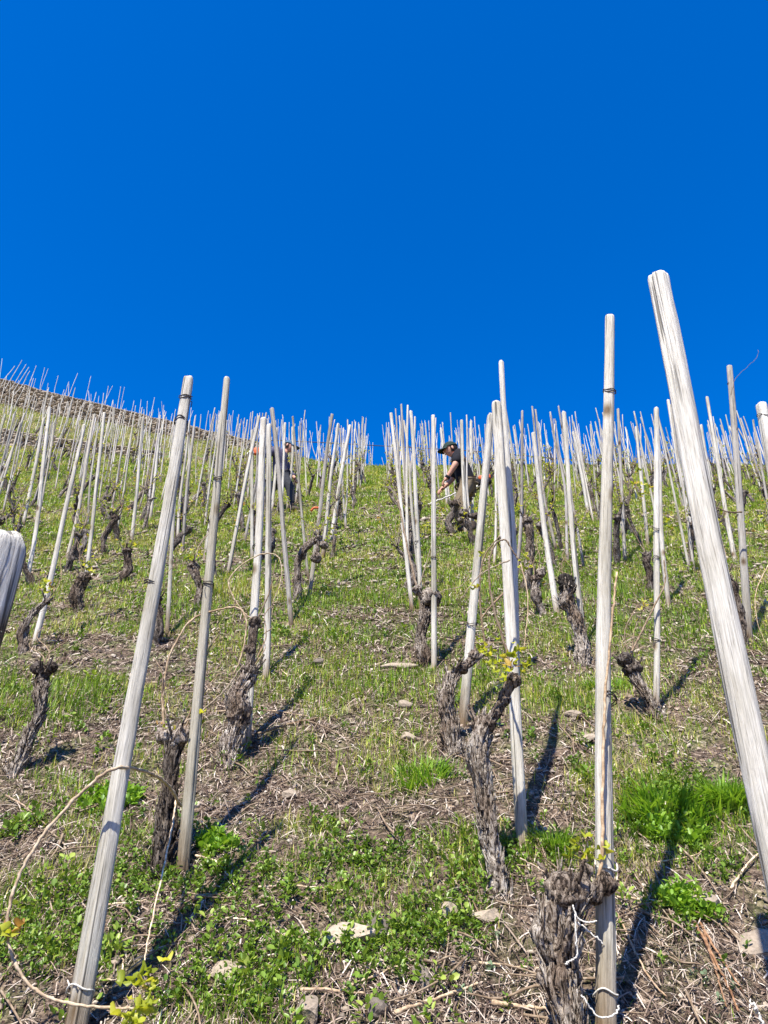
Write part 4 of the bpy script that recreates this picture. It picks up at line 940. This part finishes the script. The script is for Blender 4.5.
def _cap(cv, f, ck, M, hd):
    mb = MB(); mb.add(cv@M+np.array(hd)+M[2]*.006, [q for q in f if all(i in ck for i in q)])
    n = 13; a = np.linspace(-1.15, 1.15, n); inner = np.stack([.108*np.cos(a), .088*np.sin(a), .030-.0*a], -1); outer = np.stack([.108*np.cos(a)+.085*np.cos(a*.9), .088*np.sin(a), .016-.018*np.sin(a)**2], -1)
    V_ = np.concatenate([inner, outer, inner-[0, 0, .006], outer-[0, 0, .006]])
    Fb = []
    for i in range(n-1): Fb += [(i, i+1, n+i+1, n+i), (2*n+i+1, 2*n+i, 3*n+i, 3*n+i+1), (n+i, n+i+1, 3*n+i+1, 3*n+i), (i+1, i, 2*n+i, 2*n+i+1)]
    mb.add(V_@M+np.array(hd), Fb); return mb
ym = 9.0; pm = at(466, 520, ym); pm.z = float(ter(pm.x, ym)); dzm = CAM[2]+S0*ym-1.6-pm.z
J = dict(pelvis=(.045, 0, .70), waist=(.02, 0, .83), chest=(-.045, 0, 1.00), neck=(-.10, 0, 1.14), chin=(-.12, 0, 1.17), head=(-.155, 0, 1.235),
         shL=(-.06, -.17, 1.07), elL=(-.13, -.22, .86), wrL=(-.235, -.17, .70), haL=(-.275, -.16, .655), shR=(-.06, .17, 1.07), elR=(-.14, .22, .88), wrR=(-.26, .18, .74), haR=(-.30, .16, .70),
         hiL=(.035, -.09, .66), knL=(-.10, -.15, .34), anL=(.05, -.17, -.03), toL=(-.10, -.18, -.08), hiR=(.035, .09, .66), knR=(-.12, .14, .42), anR=(-.04, .19, .18), toR=(-.19, .19, .16))
r_, K = person('man in black t-shirt and dark cap bending over a vine, facing left', pm, J, dict(shirt=BLACK, trousers=KHAKI, cap=GREENC, sleeve=.95), ((-1, -.10, -.30), (-.25, 0, 1)), [('wrL', 'haL', 1), ('wrR', 'haR', 1)])
v, f = tube([K['wrL']+Vector((.012, -.002, .012)), K['wrL']+Vector((-.008, .002, -.012))], .036, 12); link('wristband', MB().add(v, f).mesh('wristband', [BLACK]), r_)
v, f = tube(spline([Vector((.165*math.cos(a)+.045, .145*math.sin(a),   .655)) for a in np.linspace(0, 6.283, 14)], 2), .014, 6); link('belt', MB().add(v, f).mesh('belt', [KHAKI]), r_)
# pouch with an orange handled tool behind him
ph = empty('tool_pouch', at(480, 482, ym-.05)); tag(ph, 'orange and black tool pouch hanging behind the man in black', 'tool pouch')
def rbox(c, s, m, nm, parent, rot=0):
    kv, kf = knob((0, 0, 0), (1, 1, 1), 1, 0, 3); kv = np.sign(kv)*np.abs(kv)**.45*np.array(s)/2; ca, sa = math.cos(rot), math.sin(rot)
    kv = np.stack([kv[:, 0]*ca-kv[:, 2]*sa, kv[:, 1], kv[:, 0]*sa+kv[:, 2]*ca], -1)+np.array(c); return link(nm, MB().add(kv, kf).mesh(nm, [m]), parent)
rbox((.05, 0, .00), (.20, .10, .10), BLACK, 'pouch_body', ph, .25); rbox((.06, -.02, .055), (.17, .07, .075), ORANGE, 'tool_handle', ph, .22)
rbox((-.09, 0, .0), (.05, .05, .17), WHITEC, 'strap', ph, -.15); rbox((-.02, 0, -.06), (.20, .03, .03), WHITEC, 'buckle_strap', ph, .35); rbox((-.13, 0, .02), (.05, .06, .16), BLACK, 'strap_pad', ph, 0)

yl = 11.0; pl = at(278, 505, yl); pl.z = float(ter(pl.x, yl))
J = dict(pelvis=(.03, 0, .66), waist=(-.01, 0, .78), chest=(-.02, 0, .97), neck=(.06, 0, 1.12), chin=(.09, 0, 1.15), head=(.12, 0, 1.22),
         shL=(-.08, -.17, 1.05), elL=(-.24, -.20, .93), wrL=(-.34, -.20, .98), haL=(-.37, -.20, .995), shR=(.0, .17, 1.05), elR=(.12, .22, .84), wrR=(.22, .14, .70), haR=(.25, .12, .66),
         hiL=(.06, -.09, .62), knL=(.20, -.14, .36), anL=(.24, -.16, -.02), toL=(.36, -.20, -.07), hiR=(-.02, .09, .62), knR=(-.18, .12, .46), anR=(-.24, .20, .20), toR=(-.12, .24, .21))
r2, K2 = person('man in blue grey cap and violet grey top working bent among stakes at left', pl, J, dict(shirt=PURPL, trousers=DARKC, cap=BLUEC, sleeve=1.0), ((1, -.25, -.35), (.3, 0, 1)), [('wrL', 'haL', 1), ('wrR', 'haR', -1)])
gl = empty('work_glove', pl+K2['haL']); tag(gl, 'orange and white work glove on the raised hand of the man at left', 'glove')
rbox((-.01, -.01, 0), (.11, .08, .13), ORANGE, 'glove_cuff', gl, .3); rbox((-.085, -.01, -.025), (.09, .07, .085), WHITEC, 'glove_palm', gl, .5)
for k in range(4):
    v, f = tube(spline([Vector((-.11, -.01+.022*(k-1.5), -.03)), Vector((-.145, -.01+.022*(k-1.5), -.045)), Vector((-.15, -.01+.022*(k-1.5), -.075))], 3), .011, 7); link('glove_finger', MB().add(v, f).mesh('glove_finger', [WHITEC]), gl)
P_ = [at(289, 486, yl-.15), at(296, 491, yl-.15), at(304, 497, yl-.15)]; v, f = tube(shift(P_, P_[0]), .009, 7); o = link('tool_handle', MB().add(v, f).mesh('tool_handle', [WIRE]), None, P_[0]); tag(o, 'thin dark tool handle slanting down behind the man at left', 'tool'); o.name = 'hand_tool'
P_ = [at(311, 511, 9.2), at(314, 508, 9.2), at(320, 508, 9.2)]; v, f = tube(spline(shift(P_, P_[0]), 4), .016, 8); o = link('marker_peg', MB().add(v, f).mesh('marker_peg', [ORANGE]), None, P_[0]); tag(o, 'short bent orange peg tied to the stake above the arched trunk', 'peg')

# ------------------------------------------------------------------ light, sky, camera
sun_dir = Vector((-.33, -.89, 1.47)).normalized()       # towards the sun
el = math.asin(sun_dir.z); azs = math.atan2(sun_dir.x, sun_dir.y)
sd_ = bpy.data.lights.new('sun', 'SUN'); sd_.energy = 5.0; sd_.angle = R(.53); sd_.color = (1, .945, .85)
so = bpy.data.objects.new('sun', sd_); col.objects.link(so); so.rotation_mode = 'QUATERNION'; so.rotation_quaternion = sun_dir.to_track_quat('Z', 'Y')
w = bpy.data.worlds.new('World'); sc.world = w; w.use_nodes = True; nt = w.node_tree; bg = nt.nodes['Background']
sky = nt.nodes.new('ShaderNodeTexSky'); sky.sky_type = 'NISHITA'; sky.sun_disc = False; sky.sun_elevation = el; sky.sun_rotation = azs; sky.air_density = 1.0; sky.dust_density = .2; sky.ozone_density = 3.0; sky.altitude = 400
hs = nt.nodes.new('ShaderNodeHueSaturation'); hs.inputs['Saturation'].default_value = 1.55; nt.links.new(sky.outputs[0], hs.inputs['Color'])
mx = mul(nt, hs.outputs[0], (.9, .72, .98)); nt.links.new(mx, bg.inputs[0]); bg.inputs[1].default_value = .12
cd = bpy.data.cameras.new('camera'); co = bpy.data.objects.new('camera', cd); col.objects.link(co); co.location = CAM; co.rotation_euler = (R(90)+P, 0, 0)
cd.sensor_fit = 'VERTICAL'; cd.sensor_height = 24; cd.lens = 24*F/1024; cd.clip_end = 3000; cd.clip_start = .05; sc.camera = co
sc.render.resolution_x = 768; sc.render.resolution_y = 1024
vs_ = sc.view_settings; vs_.view_transform = 'Standard'; vs_.look = 'None'; vs_.exposure = 1.08; vs_.gamma = 1
sc.cycles.max_bounces = 5; sc.cycles.diffuse_bounces = 2; sc.cycles.glossy_bounces = 2; sc.cycles.transmission_bounces = 3
